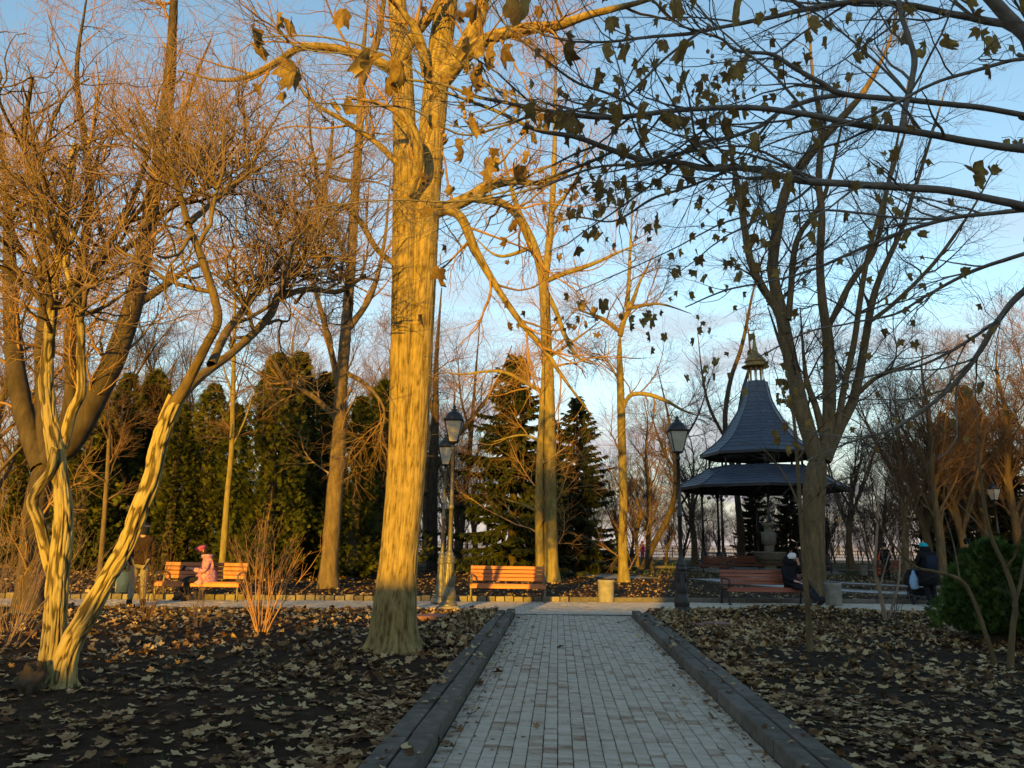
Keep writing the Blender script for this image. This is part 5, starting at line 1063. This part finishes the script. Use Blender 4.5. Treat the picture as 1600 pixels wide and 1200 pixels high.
for k in range(8):
    x, y, _ = oct_(3.45, 0, k); c_ = bpy.data.objects.new('column', None); COL.objects.link(c_); c_.parent = T; c_.location = (x, y, 0)
    mb = MB(); lathe(mb, [(.0, .1), (.26, .1), (.26, .2), (.20, .25), (.17, .45), (.19, .9), (.15, 1.0), (.12, 1.05)], 16); mb.obj('column_base', M['iron'], c_)
    mb = MB(); lathe(mb, [(.085, 1.0), (.075, 2.2), (.11, 2.22), (.11, 2.32), (.07, 2.34), (.065, z1 - .5), (.11, z1 - .45), (.12, z1 - .3), (.16, z1 - .2), (.16, z1 - .03)], 14); mb.obj('column_shaft', M['iron'], c_)
    # scrolled brackets and a globe light
    mb = MB()
    for s in (-1, 1):
        tx, ty = -math.sin((k + .5) * math.pi / 4) * s, math.cos((k + .5) * math.pi / 4) * s
        tube(mb, [(tx * u, ty * u, z1 - .75 + .62 * (1 - (1 - u / .9) ** 2)) for u in np.linspace(.05, .85, 9)], .03, 5)
        tube(mb, [(tx * .3 + tx * .14 * math.cos(a), ty * .3 + ty * .14 * math.cos(a), z1 - .32 + .14 * math.sin(a)) for a in np.linspace(0, 6.28, 11)], .018, 4)
    mb.obj('bracket', M['iron'], c_)
    mb = MB(); x2, y2 = -x / 3.45 * .42, -y / 3.45 * .42; tube(mb, [(0, 0, z1 - .9), (x2 * .6, y2 * .6, z1 - .82), (x2, y2, z1 - .66)], .018, 5); mb.obj('light_arm', M['iron'], c_)
    mb = MB(); lathe(mb, [(.001, .11)] + [(.11 * math.sin(a), .11 * math.cos(a)) for a in np.linspace(.2, 2.95, 9)] + [(.001, -.11)], 14, c=(x2, y2, z1 - .55)); mb.obj('globe_light', M['globe'], c_)
    x, y, _ = oct_(2.95, 0, k); mb = MB(); tube(mb, [(x, y, z2 - .1), (x, y, z3 + .05)], .07, 8); mb.obj('post', M['iron'], T)
    a = np.array(oct_(2.95, z3 - .12, k)); b = np.array(oct_(2.95, z3 - .12, k + 1)); mb = MB(); tube(mb, [a, b], .06, 6); mb.obj('beam', M['iron'], T)
    a = np.array(oct_(3.45, z1 - .12, k)); b = np.array(oct_(3.45, z1 - .12, k + 1)); mb = MB(); tube(mb, [a, b], .10, 6); mb.obj('beam', M['iron'], T)
mb = MB(); lathe(mb, [(0, .1), (4.0, .1), (4.0, 0), (4.3, 0), (4.3, -.15), (0, -.15)][::-1], 8, ph=math.pi / 8); mb.obj('floor_step', M['concrete'], T, smooth=False)
lt = bpy.data.objects.new('cupola', None); COL.objects.link(lt); lt.parent = T; z5, z6 = zl(575), zl(540)
mb = MB(); lathe(mb, [(.50, z4 - .05), (.55, z4), (.0, z4 + .02)], 16); mb.obj('cupola_floor', M['gold'], lt)
for k in range(8):
    x, y, _ = oct_(.42, 0, k); mb = MB(); lathe(mb, [(.045, z4), (.03, z4 + .2), (.045, z5 - .1), (.05, z5)], 8, c=(x, y, 0)); mb.obj('baluster', M['gold'], lt)
mb = MB(); lathe(mb, [(.0, z5), (.80, z5 + .02), (.84, z5 + .07), (.62, z5 + .18), (.56, z5 + .22), (.58, z5 + .34), (.66, z5 + .38), (.60, z5 + .46), (.52, z5 + .62), (.36, z5 + .78), (.22, z5 + .95), (.13, z5 + 1.3), (.07, z5 + 1.9), (.10, z5 + 1.97), (.07, z5 + 2.05), (.02, z5 + 2.4), (0, z5 + 2.6)], 20); mb.obj('cupola_dome', M['gold'], lt)
# railings between the columns
for k in (1, 2, 3, 5, 6):
    a = np.array(oct_(3.45, 0, k)); b = np.array(oct_(3.45, 0, k + 1)); mb = MB()
    for z in (.25, .95): tube(mb, [a + [0, 0, z], b + [0, 0, z]], .025, 5)
    for u in np.linspace(.05, .95, 15): p = a * (1 - u) + b * u; tube(mb, [p + [0, 0, .25], p + [0, 0, .95]], .012, 4)
    mb.obj('railing', M['iron'], T)

# stone urn on a pedestal under the pavilion
g = W(1203, 880, 41.5); t = thing('stone_urn', 'pale stone fountain of stacked basins and pillar standing before the pavilion', 'fountain', (g[0], 41.5, .08)); t.scale = (1.1,) * 3
mb = MB(); lathe(mb, [(0, 0), (.75, 0), (.75, .15), (.5, .2), (.3, .3), (.3, .45), (.55, .5), (.62, .62)], 24); mb.obj('foot', M['urn'], t)
mb = MB(); lathe(mb, [(.3, .6), (.60, .62), (.74, .78), (.76, .95), (.80, .98), (.80, 1.05), (.3, 1.05)], 24); mb.obj('basin', M['urn'], t)
mb = MB(); lathe(mb, [(.22, 1.05), (.24, 1.3), (.20, 1.35), (.35, 1.4), (.35, 1.95), (.22, 2.0), (.18, 2.15), (.26, 2.25), (.32, 2.32), (.32, 2.4), (0, 2.42)], 20); mb.obj('pillar', M['urn'], t)

# ------------------------------------------------------------------ railing on its low wall at the edge of the hill
t = thing('railing', 'long thin railing on a low stone wall along the far edge of the park', 'railing', (0, 0, 0))
rx = np.arange(-62, 80, 2.6); ry = 77 + .0 * rx
pm = MB(); box(pm, (0, 0, .75), (.09, .09, 1.0)); lathe(pm, [(.0, 1.33), (.06, 1.3), (.06, 1.26), (.02, 1.24)][::-1], 8); pm = pm.mesh('post', M['railpaint'])
for x in rx: o = link('post', pm, t); o.location = (x, 77, 0)
for z in (.55, .85, 1.18):
    mb = MB(); tube(mb, [(-62, 77, z), (80, 77, z)], .03, 5); mb.obj('rail', M['railpaint'], t)
mb = MB()
for x in np.arange(-62, 80, .26): box(mb, (x, 77, .85), (.02, .02, .62))
mb.obj('bars', M['railpaint'], t, kind='stuff')
cm_ = MB(); cbox(cm_, (0, 0, 0), (2.58, .5, .34), .04); cm_ = cm_.mesh('coping_block', M['parapet'], False)
for x in rx: o = link('coping_block', cm_, t); o.location = (x + 1.3, 77, .14)

# ------------------------------------------------------------------ unseen house added behind the camera to shade the right half
t = thing('added_shade_house', 'tall plain unseen house added behind the viewer to shade the right half of the park', 'house', (0, -20, 0))
mb = MB(); box(mb, (-.6, -6, 11), (9.8, 11.9, 22)); mb.obj('wall', M['wall'], t, smooth=False)
mb = MB(); cbox(mb, (-.6, -6, 22.15), (10.6, 12.7, .3), .05); mb.obj('roof', M['roof'], t, smooth=False)
for fl in range(6):
    for c_ in range(4):
        x = -.6 + (c_ - 1.5) * 2.3; z = 2.0 + fl * 3.3
        mb = MB(); cbox(mb, (x, .0, z), (1.15, .12, 1.7), .02); w_ = mb.obj('window', M['globe'], t, smooth=False)
        mb = MB(); box(mb, (x, .075, z), (.95, .03, 1.5)); mb.obj('pane', M['iron'], w_, smooth=False)
t = thing('added_shade_wall', 'long unseen wall added behind the viewer, its stepped top shaped to set the shade line', 'wall', (0, -20, 0))  # added shade blocker; its stepped heights set where the shade ends
for x0, x1, h in [(-9.4, -5.52, 4.45), (-10.4, -9.42, 4.0), (-40, -10.42, 3.42)]:
    mb = MB(); box(mb, ((x0 + x1) / 2, -.2, h / 2), (x1 - x0 - .01, .4, h)); mb.obj('wall_panel', M['wall'], t, smooth=False)
    mb = MB(); cbox(mb, ((x0 + x1) / 2, -.2, h + .035), (x1 - x0 - .01, .5, .07), .02); mb.obj('coping', M['concrete'], t, smooth=False)

for x, y, h, k, lb in [(6.2, -24, 17, 0, 'tall bare tree added behind the viewer for dappled shade, beside the house'), (8.4, -22, 18, 1, 'spreading bare tree added behind the viewer for dappled shade, second from the house'), (10.6, -25, 17, 0, 'tall bare tree added behind the viewer for dappled shade, third from the house'), (12.8, -22, 18, 1, 'spreading bare tree added behind the viewer for dappled shade, fourth from the house'), (15.2, -24, 17, 0, 'outermost bare tree added behind the viewer for dappled shade'), (9.5, -30, 19, 1, 'spreading bare tree behind the other trees at the viewer\'s back'), (13.5, -31, 19, 1, 'hindmost bare tree at the viewer\'s back'), (-13.5, -26, 9, 0, 'bare tree added behind the shading wall for dappled shade')]:  # unseen trees added behind the camera to dapple the sunlight
    dup(pr[k], (x, y, 0), x, h / 12, lb, 'unseen bare trees added behind the viewer for dappled shade')

# ------------------------------------------------------------------ people
def skin_mesh(name, J, E, matn, parent=None, lv=2, loc=None):
    # J: {joint: (x, y, z, r)}; E: edges; grown as one continuous surface
    ks = list(J); me = bpy.data.meshes.new(name)
    me.from_pydata([J[k][:3] for k in ks], [(ks.index(a), ks.index(b)) for a, b in E], [])
    o = bpy.data.objects.new(name, me); COL.objects.link(o)
    m = o.modifiers.new('skin', 'SKIN'); m.use_smooth_shade = True
    sv = me.skin_vertices[0] if len(me.skin_vertices) else None
    if sv is None:
        bm = bmesh.new(); bm.from_mesh(me); bm.verts.layers.skin.verify(); bm.to_mesh(me); bm.free(); sv = me.skin_vertices[0]
    for i, k in enumerate(ks):
        r = J[k][3]; sv.data[i].radius = (r, J[k][4] if len(J[k]) > 4 else r); sv.data[i].use_root = (i == 0)
    s = o.modifiers.new('subsurf', 'SUBSURF'); s.levels = lv; s.render_levels = lv
    me.materials.append(M[matn]); 
    if parent is not None: o.parent = parent
    return o
def lerp(a, b, t): return tuple(a[i] * (1 - t) + b[i] * t for i in range(3))
def person(label, loc, rz, pose, cols, scale=1.0, hat=None, skirt=None, extra=None):
    """the figure faces -Y; pose maps joints to points"""
    t = thing('person', label, 'person', loc, rz); t.scale = (scale,) * 3; p = pose
    hd = np.array(p['head']); nk = np.array(p['neck']); ch = np.array(p['chest']); pv = np.array(p['pelvis'])
    J = {'pelvis': (*pv, .135, .11), 'waist': (*lerp(pv, ch, .5), .12, .10), 'chest': (*ch, .15, .11), 'neck': (*nk, .055), 'jaw': (*lerp(nk, hd, .55), .068), 'head': (*hd, .092), 'crown': (*(hd + (hd - nk) * .42), .07)}
    E = [('pelvis', 'waist'), ('waist', 'chest'), ('chest', 'neck'), ('neck', 'jaw'), ('jaw', 'head'), ('head', 'crown')]
    for s in 'lr':
        J['sh' + s] = (*p['sh' + s], .055); J['el' + s] = (*p['el' + s], .042); J['ha' + s] = (*p['ha' + s], .03)
        J['hi' + s] = (*p['hi' + s], .09); J['kn' + s] = (*p['kn' + s], .06); J['an' + s] = (*p['an' + s], .042)
        f = np.array(p['an' + s]) + np.array(p.get('toe' + s, (0, -.16, -.06))); J['to' + s] = (*f, .03)
        E += [('chest', 'sh' + s), ('sh' + s, 'el' + s), ('el' + s, 'ha' + s), ('pelvis', 'hi' + s), ('hi' + s, 'kn' + s), ('kn' + s, 'an' + s), ('an' + s, 'to' + s)]
        # fingers
        d = nrm(np.array(p['ha' + s]) - np.array(p['el' + s])); u = nrm(np.cross(d, [0, 0, 1.0]) + 1e-5)
        J['pa' + s] = (*(np.array(p['ha' + s]) + d * .06), .026); E.append(('ha' + s, 'pa' + s))
        for q in range(4):
            b = np.array(p['ha' + s]) + d * .11 + u * (q - 1.5) * .020; e = b + d * (.06 - .008 * abs(q - 1.5)) + np.array([0, 0, -.02])
            J['f%d%s' % (q, s)] = (*b, .009); J['g%d%s' % (q, s)] = (*e, .008); E += [('pa' + s, 'f%d%s' % (q, s)), ('f%d%s' % (q, s), 'g%d%s' % (q, s))]
        b = np.array(p['ha' + s]) + d * .05 + u * .045; J['th' + s] = (*b, .010); J['ti' + s] = (*(b + d * .04), .009); E += [('pa' + s, 'th' + s), ('th' + s, 'ti' + s)]
    body = skin_mesh('body', J, E, 'skin', t)
    # face
    fd = np.array(p.get('face', (0, -1, 0)), float); fd = nrm(fd); up = nrm(hd - nk); rt_ = nrm(np.cross(fd, up))
    mb = MB(); V, F = tubes(np.array([[hd + fd * .085 + up * .02, hd + fd * .105 - up * .005, hd + fd * .112 - up * .025, hd + fd * .09 - up * .035]]), np.array([[.006, .010, .014, .008]]), 6); mb.add(V, F); mb.obj('nose', M['skin'], t)
    for s in (-1, 1):
        mb = MB(); lathe(mb, [(.001, .012), (.010, .006), (.012, 0), (.010, -.006), (.001, -.012)], 8, c=tuple(hd + fd * .083 + rt_ * s * .032 + up * .018)); mb.obj('eye', M['iron'], t)
        mb = MB(); lathe(mb, [(.001, .03), (.012, .02), (.016, 0), (.012, -.02), (.001, -.03)], 8, c=tuple(hd + rt_ * s * .09 + up * .0)); mb.obj('ear', M['skin'], t)
    mb = MB(); tube(mb, [hd + fd * .086 - up * .055 - rt_ * .022, hd + fd * .092 - up * .058, hd + fd * .086 - up * .055 + rt_ * .022], .005, 5); mb.obj('mouth', M['mouth'], t)
    # trousers, coat, shoes
    k = 1.0
    J2 = {'pelvis': (*pv, .155, .13)}; E2 = []
    for s in 'lr':
        kn, an, hi = (np.array(p[q + s]) for q in ('kn', 'an', 'hi'))
        J2['hi' + s] = (*hi, .105); J2['kn' + s] = (*kn, .082); J2['mi' + s] = (*lerp(kn, an, .6), .068); J2['an' + s] = (*lerp(kn, an, .93), .066)
        E2 += [('pelvis', 'hi' + s), ('hi' + s, 'kn' + s), ('kn' + s, 'mi' + s), ('mi' + s, 'an' + s)]
    skin_mesh('trousers', J2, E2, cols['trousers'], t)
    J3 = {'chest': (*ch, .205, .155), 'waist': (*lerp(pv, ch, .5), .19, .155), 'hem': (*lerp(pv, ch, -.12), .195, .165), 'collar': (*lerp(ch, nk, .8), .10)}; E3 = [('chest', 'waist'), ('waist', 'hem'), ('chest', 'collar')]
    for s in 'lr':
        sh, el, ha = (np.array(p[q + s]) for q in ('sh', 'el', 'ha'))
        J3['sh' + s] = (*sh, .088); J3['el' + s] = (*el, .070); J3['cf' + s] = (*lerp(el, ha, .88), .056); E3 += [('chest', 'sh' + s), ('sh' + s, 'el' + s), ('el' + s, 'cf' + s)]
    skin_mesh('coat', J3, E3, cols['coat'], t)
    if skirt:                           # the coat hangs open below the waist
        mb = MB(); n = len(skirt); k_ = 28; a = np.arange(k_) * 2 * math.pi / k_; V = []
        for (c_, rx_, ry_) in skirt: V.append(np.stack([c_[0] + rx_ * np.cos(a) * (1 + .03 * np.cos(a * 7)), c_[1] + ry_ * np.sin(a) * (1 + .03 * np.cos(a * 7)), c_[2] + .01 * np.cos(a * 5)], -1))
        V = np.concatenate(V); i = np.arange(n - 1)[:, None] * k_; j = np.arange(k_)[None]; F = np.stack([i + j, i + (j + 1) % k_, i + k_ + (j + 1) % k_, i + k_ + j], -1).reshape(-1, 4); mb.add(V, F); mb.obj('coat_skirt', M[cols['coat']], t)
    for s in 'lr':
        an = np.array(p['an' + s]); td = np.array(p.get('toe' + s, (0, -.16, -.06))); tf = td * [1, 1, 0]; tf = nrm(tf)
        mb = MB(); S = [an + [0, 0, .05], an + [0, 0, -.02], an + td * .35 - [0, 0, .012], an + td * .8, an + td * 1.12]; tube(mb, S, [.055, .06, .055, .048, .026], 10); mb.obj('shoe', M[cols['shoes']], t)
    if hat:
        kind, matn = hat; mb = MB(); A = np.column_stack([rt_, -fd, up]); c0 = hd + up * .035
        prof = {'beret': [(.098, -.01), (.105, .01), (.10, .03), (.135, .045), (.135, .07), (.10, .10), (.04, .112), (0, .113)], 'beanie': [(.108, -.02), (.112, .0), (.112, .03), (.104, .07), (.08, .105), (.04, .125), (0, .13)],
                'cap': [(.104, -.01), (.108, .02), (.108, .05), (.09, .085), (.05, .10), (0, .103)], 'hood': [(.10, -.16), (.125, -.12), (.13, -.04), (.13, .03), (.115, .08), (.08, .115), (.03, .13), (0, .132)], 'hair': [(.09, -.10), (.105, -.05), (.108, .02), (.10, .07), (.07, .10), (.02, .115), (0, .116)]}[kind]
        lathe(mb, prof, 20); V = mb.v[0]
        if kind in ('hood', 'hair'): V = V + np.array([0, .022, 0]) * (np.abs(V[:, 2:3]) < 9)
        mb.v[0] = V @ A.T + c0
        if kind == 'cap': 
            q = MB(); aa = np.linspace(-1.1, 1.1, 9); V2 = np.vstack([np.stack([.105 * np.sin(aa), -.10 * np.cos(aa), .01 + 0 * aa], -1), np.stack([.12 * np.sin(aa), -.19 * np.cos(aa), -.01 + 0 * aa], -1), np.stack([.12 * np.sin(aa), -.19 * np.cos(aa), -.018 + 0 * aa], -1)]) @ A.T + c0; i = np.arange(8)
            mb.add(V2, np.vstack([np.stack([i, i + 1, i + 10, i + 9], -1), np.stack([i + 18, i + 19, i + 1, i], -1)]))
        mb.obj({'beret': 'beret', 'beanie': 'beanie', 'cap': 'cap', 'hood': 'hood', 'hair': 'hair'}[kind], M[matn], t)
    return t
for nm, c in dict(brown_cloth=(.035, .021, .015), beige_cloth=(.21, .19, .14), dark_cloth=(.018, .018, .022), black_cloth=(.011, .011, .014), navy_cloth=(.016, .024, .045), pink_cloth=(.62, .30, .36), beret_pink=(.36, .07, .16), white_wool=(.62, .62, .62), teal_wool=(.01, .34, .38), magenta_cloth=(.42, .02, .12), orange_cloth=(.65, .14, .03), blue_cloth=(.05, .17, .42), shoe_black=(.02, .018, .016), boot_brown=(.07, .04, .025), mouth=(.30, .09, .08), pale_bag=(.58, .52, .24), cap_band=(.42, .26, .19), grey_bag=(.22, .24, .26), light_blue=(.22, .36, .55)).items():
    M[nm] = flat(nm, c, .8, var=.12, scale=25, bump=.002)
# quilted coat with a small pattern
pm_ = M['pink_cloth'] = mat('pink_quilted', [(.35, (.22, .07, .13)), (.47, (.40, .17, .24)), (.6, (.52, .30, .36)), (.75, (.44, .21, .30))], 22, .75, .006, 16)
STAND = dict(head=(0, -.02, 1.60), neck=(0, .0, 1.44), chest=(0, .01, 1.27), pelvis=(0, 0, .93), shl=(.17, .01, 1.36), shr=(-.17, .01, 1.36), ell=(.235, .03, 1.08), elr=(-.235, .03, 1.08), hal=(.23, -.07, .86), har=(-.23, -.07, .86), hil=(.09, 0, .88), hir=(-.09, 0, .88), knl=(.10, -.01, .49), knr=(-.10, -.01, .49), anl=(.11, .02, .09), anr=(-.11, .02, .09))
def pose(base, **kw): d = dict(base); d.update(kw); return d
SK = [((0, .0, 1.0), .20, .165), ((0, .0, .85), .225, .185), ((0, .0, .70), .235, .195), ((0, .0, .695), .215, .175)]
# standing man, seen from behind and to the side
g = G(212, 947, .0)
man = person('man in a brown coat and beige trousers standing half hidden behind the gnarled trunk', (g[0], g[1], .0), R(200), pose(STAND, anl=(.13, .02, .09), anr=(-.12, -.05, .09), elr=(-.25, .0, 1.1), har=(-.20, -.2, 1.02), head=(.0, -.05, 1.59)), dict(trousers='beige_cloth', coat='brown_cloth', shoes='shoe_black'), 1.04, ('cap', 'brown_cloth'), [((0, 0, 1.02), .20, .165), ((0, 0, .85), .215, .18), ((0, 0, .845), .195, .16)])
mb = MB(); lathe(mb, [(.085, -.14), (.10, -.09), (.103, -.03), (.10, .02)], 20, c=(0, -.012, 1.60)); mb.obj('hair', M['dark_cloth'], man)
mb = MB(); hd = np.array([0, -.05, 1.59]); lathe(mb, [(.109, 0), (.113, .005), (.113, .03), (.109, .035)], 20, c=tuple(hd + [0, 0, .035])); mb.obj('hat_band', M['cap_band'], man)
bg_ = thing('shopping_bag', 'pale yellow bag held beside the standing man', 'bag', (g[0] - .33, g[1] + .02, .28)); 
mb = MB(); V = np.array([[x * (.12 + .02 * (z > 0)), y * .07 * (1.0 if z < .3 else .5), z] for z in (0, .22, .44) for x, y in ((-1, -1), (1, -1), (1, 1), (-1, 1))], float); V += rng.normal(0, .006, V.shape)
F = [[i + (j), i + (j + 1) % 4, i + 4 + (j + 1) % 4, i + 4 + j] for i in (0, 4) for j in range(4)] + [[3, 2, 1, 0]]; mb.add(V, F); mb.obj('sack', M['pale_bag'], bg_)
for s in (-1, 1): mb = MB(); tube(mb, [(-.06, s * .03, .43), (-.03, s * .01, .55), (.03, s * .01, .55), (.06, s * .03, .43)], .007, 5); mb.obj('handle', M['pale_bag'], bg_)
# seated woman in pink, turned to the left
SEAT = dict(head=(0, -.10, 1.18), neck=(0, -.03, 1.02), chest=(0, .02, .86), pelvis=(0, .05, .52), shl=(.16, .0, .95), shr=(-.16, .0, .95), ell=(.20, -.08, .68), elr=(-.20, -.08, .68), hal=(.07, -.34, .74), har=(-.07, -.34, .74), hil=(.09, -.02, .50), hir=(-.09, -.02, .50), knl=(.10, -.46, .49), knr=(-.10, -.46, .49), anl=(.10, -.46, .10), anr=(-.10, -.52, .10))
bx, by = bL.location[0], bL.location[1]
wom = person('woman in a pink quilted coat and pink beret sitting on the left bench', (bx + .13, by - .02, .0), R(-62), pose(SEAT, head=(.0, -.13, 1.16), face=(0, -.9, -.35), anl=(.09, -.36, .10), anr=(-.09, -.52, .10), knl=(.10, -.46, .47)), dict(trousers='dark_cloth', coat='pink_cloth', shoes='boot_brown'), 1.0, ('beret', 'beret_pink'), [((0, .04, .72), .20, .17), ((0, .0, .56), .235, .25), ((0, -.04, .44), .25, .30), ((0, -.03, .36), .24, .28), ((0, -.03, .365), .2, .22)])
mb = MB(); lathe(mb, [(.085, -.03), (.13, .0), (.145, .05), (.125, .09), (.10, .08)], 20, c=(0, -.02, 1.0)); mb.obj('hood', M['pink_cloth'], wom)
mb = MB(); lathe(mb, [(.07, -.10), (.10, -.06), (.101, .0), (.09, .05), (.0, .09)], 18, c=(0, -.105, 1.17)); mb.obj('hair', M['brown_cloth'], wom)
hb = thing('phone', 'small dark phone held by the seated woman in pink', 'phone', (bx + .13 - .44, by - .30, .77)); mb = MB(); cbox(mb, (0, 0, 0), (.075, .15, .01), .003, M=[[1, 0, 0], [0, .8, -.6], [0, .6, .8]]); mb.obj('body', M['black_cloth'], hb)
# person in black at the right end of the shaded bench, legs stretched out
bx, by = bR.location[0], bR.location[1]
pr_ = person('person in black coat and white beanie sprawled at the right end of the shaded bench', (bx + .72, by + .0, .0), R(22), pose(SEAT, head=(.0, .0, 1.16), neck=(0, .06, 1.01), chest=(0, .09, .84), shl=(.17, .1, .93), shr=(-.17, .1, .93), face=(.2, -1, -.1), ell=(.21, -.10, .80), hal=(.10, -.14, 1.06), elr=(-.22, -.02, .66), har=(-.12, -.28, .60), knl=(.08, -.52, .47), knr=(-.08, -.56, .44), anl=(.06, -.90, .12), anr=(-.08, -.98, .11), toel=(0, -.1, .1), toer=(0, -.1, .1)), dict(trousers='dark_cloth', coat='black_cloth', shoes='shoe_black'), 1.03, ('beanie', 'white_wool'), [((0, .08, .70), .2, .17), ((0, .0, .55), .22, .25), ((0, -.08, .47), .22, .28), ((0, -.08, .475), .2, .24)])
mb = MB(); lathe(mb, [(.10, -.14), (.15, -.10), (.16, -.02), (.14, .08), (.13, .1)], 20, c=(0, .07, 1.12)); mb.obj('hood', M['black_cloth'], pr_)
mb = MB(); cbox(mb, (.14, -.09, 1.13), (.05, .02, .10), .003); mb.obj('held_phone', M['iron'], pr_)
# person pushing a stroller, from behind
g = G(1456, 947, .0); sx_, sy_ = g[0], g[1]
pst = person('person in a black coat and teal beanie pushing a stroller along the cross path', (sx_, sy_, .0), R(176), pose(STAND, head=(0, -.14, 1.52), neck=(0, -.06, 1.40), chest=(0, -.02, 1.24), ell=(.27, -.12, 1.08), elr=(-.27, -.12, 1.08), hal=(.20, -.40, 1.02), har=(-.20, -.40, 1.02), knr=(-.1, -.08, .49), anl=(.1, .16, .11)), dict(trousers='black_cloth', coat='black_cloth', shoes='shoe_black'), 1.02, ('beanie', 'teal_wool'), [((0, 0, 1.0), .22, .18), ((0, .0, .8), .25, .21), ((0, .0, .55), .27, .23), ((0, 0, .545), .24, .2)])
mb = MB(); lathe(mb, [(.09, -.12), (.15, -.09), (.14, -.02), (.115, .04), (.112, .05)], 20, c=(0, -.09, 1.50)); mb.obj('hood', M['black_cloth'], pst)
mb = MB(); cbox(mb, (0, .20, 1.12), (.27, .14, .38), .04, jit=.004); mb.obj('backpack', M['navy_cloth'], pst)
st = thing('stroller', 'black stroller pushed by the person in the teal beanie', 'stroller', (sx_ + .02, sy_ + .62, .0), R(176))
def wheel(x, y, r, w=.06):
    mb = MB(); V = []; k = 20; prof = [(r - .045, -w / 2), (r - .01, -w / 2), (r, -w / 4), (r, w / 4), (r - .01, w / 2), (r - .045, w / 2), (r - .045, -w / 2)]; lathe(mb, prof, k); v = mb.v[0]; mb.v[0] = np.stack([v[:, 2] + x, v[:, 0] + y, v[:, 1] + r], -1)
    o = mb.obj('wheel', M['iron'], st); mb = MB()
    for a in range(5): tube(mb, [(x, y, r), (x, y + (r - .03) * math.cos(a * 1.257), r + (r - .03) * math.sin(a * 1.257))], .008, 5)
    mb.obj('rim', M['iron'], o)
for x in (-.29, .29): wheel(x, .22, .145)
for x in (-.14, .14): wheel(x, -.42, .10)
mb = MB()
for x in (-.26, .26): tube(mb, [(x, .62 - .2, 1.03), (x, .25, .70), (x, -.1, .42), (x * .6, -.42, .12)], .016, 6); tube(mb, [(x, .22, .15), (x, -.02, .62)], .014, 6)
tube(mb, [(-.26, .42, 1.03), (.26, .42, 1.03)], .018, 6); tube(mb, [(-.29, .22, .145), (.29, .22, .145)], .012, 6); mb.obj('frame', M['iron'], st)
mb = MB(); P_ = []
for u, (yy, zz, hh) in enumerate([(.22, .52, .12), (.15, .50, .40), (-.1, .48, .46), (-.32, .50, .28), (-.38, .52, .1)]): P_.append([[x * .24, yy, zz + (hh if k else 0)] for k in (0, 1) for x in ((-1, 1) if k == 0 else (1, -1))])
V = np.array(P_).reshape(-1, 3); i = np.arange(4)[:, None] * 4; j = np.arange(4)[None]; F = np.stack([i + j, i + (j + 1) % 4, i + 4 + (j + 1) % 4, i + 4 + j], -1).reshape(-1, 4); mb.add(V, [F, np.array([[3, 2, 1, 0], [16, 17, 18, 19]])]); mb.obj('hood', M['black_cloth'], st)
mb = MB(); cbox(mb, (0, .02, .34), (.42, .42, .2), .03); mb.obj('basket', M['black_cloth'], st)
bb_ = thing('bag', 'light blue bag hanging at the left of the stroller', 'bag', (sx_ - .33, sy_ + .18, .42)); mb = MB(); lathe(mb, [(.02, 0), (.10, .03), (.13, .16), (.11, .32), (.05, .42), (.02, .5)], 14); V = mb.v[0]; mb.v[0] = V * [1, .6, 1] + rng.normal(0, .008, V.shape); mb.obj('sack', M['light_blue'], bb_)
bb_ = thing('bag', 'grey bag hanging at the right of the stroller', 'bag', (sx_ + .30, sy_ + .2, .45)); mb = MB(); lathe(mb, [(.02, 0), (.08, .02), (.09, .2), (.07, .32), (.03, .40)], 12); V = mb.v[0]; mb.v[0] = V * [1, .5, 1] + rng.normal(0, .006, V.shape); mb.obj('sack', M['grey_bag'], bb_)
# far figures
def far(label, px, py, rz, cols, hat, sc=1.0, ps=STAND, z=.08, skirt=SK): g = G(px, py, z); return person(label, (g[0], g[1], z), rz, ps, cols, sc, hat, skirt)
far('distant figure in a magenta coat standing near the far railing', 1004, 874, R(30), dict(trousers='magenta_cloth', coat='magenta_cloth', shoes='shoe_black'), ('hood', 'magenta_cloth'), 1.0)
far('distant figure in dark blue standing left of the golden slender tree', 955, 885, R(160), dict(trousers='dark_cloth', coat='navy_cloth', shoes='shoe_black'), ('hair', 'brown_cloth'), 1.0)
far('distant person in an orange jacket near the far brown bench', 1377, 902, R(10), dict(trousers='orange_cloth', coat='orange_cloth', shoes='shoe_black'), ('hair', 'brown_cloth'), .95, skirt=None)
far('distant person in black standing beside the one in orange', 1386, 905, R(190), dict(trousers='black_cloth', coat='black_cloth', shoes='shoe_black'), ('hair', 'dark_cloth'), .98)
far('person with dark hair and blue jacket half hidden behind the green bush', 1519, 925, R(-30), dict(trousers='black_cloth', coat='navy_cloth', shoes='shoe_black'), ('hair', 'black_cloth'), 1.05)
far('person in a bright blue jacket behind the green bush', 1538, 925, R(60), dict(trousers='black_cloth', coat='blue_cloth', shoes='shoe_black'), ('hood', 'blue_cloth'), 1.0)
far('dark seated figure on the side-on bench behind the broad grey tree', 1236, 893, R(20), dict(trousers='black_cloth', coat='black_cloth', shoes='shoe_black'), ('hair', 'brown_cloth'), 1.05, SEAT, skirt=None)
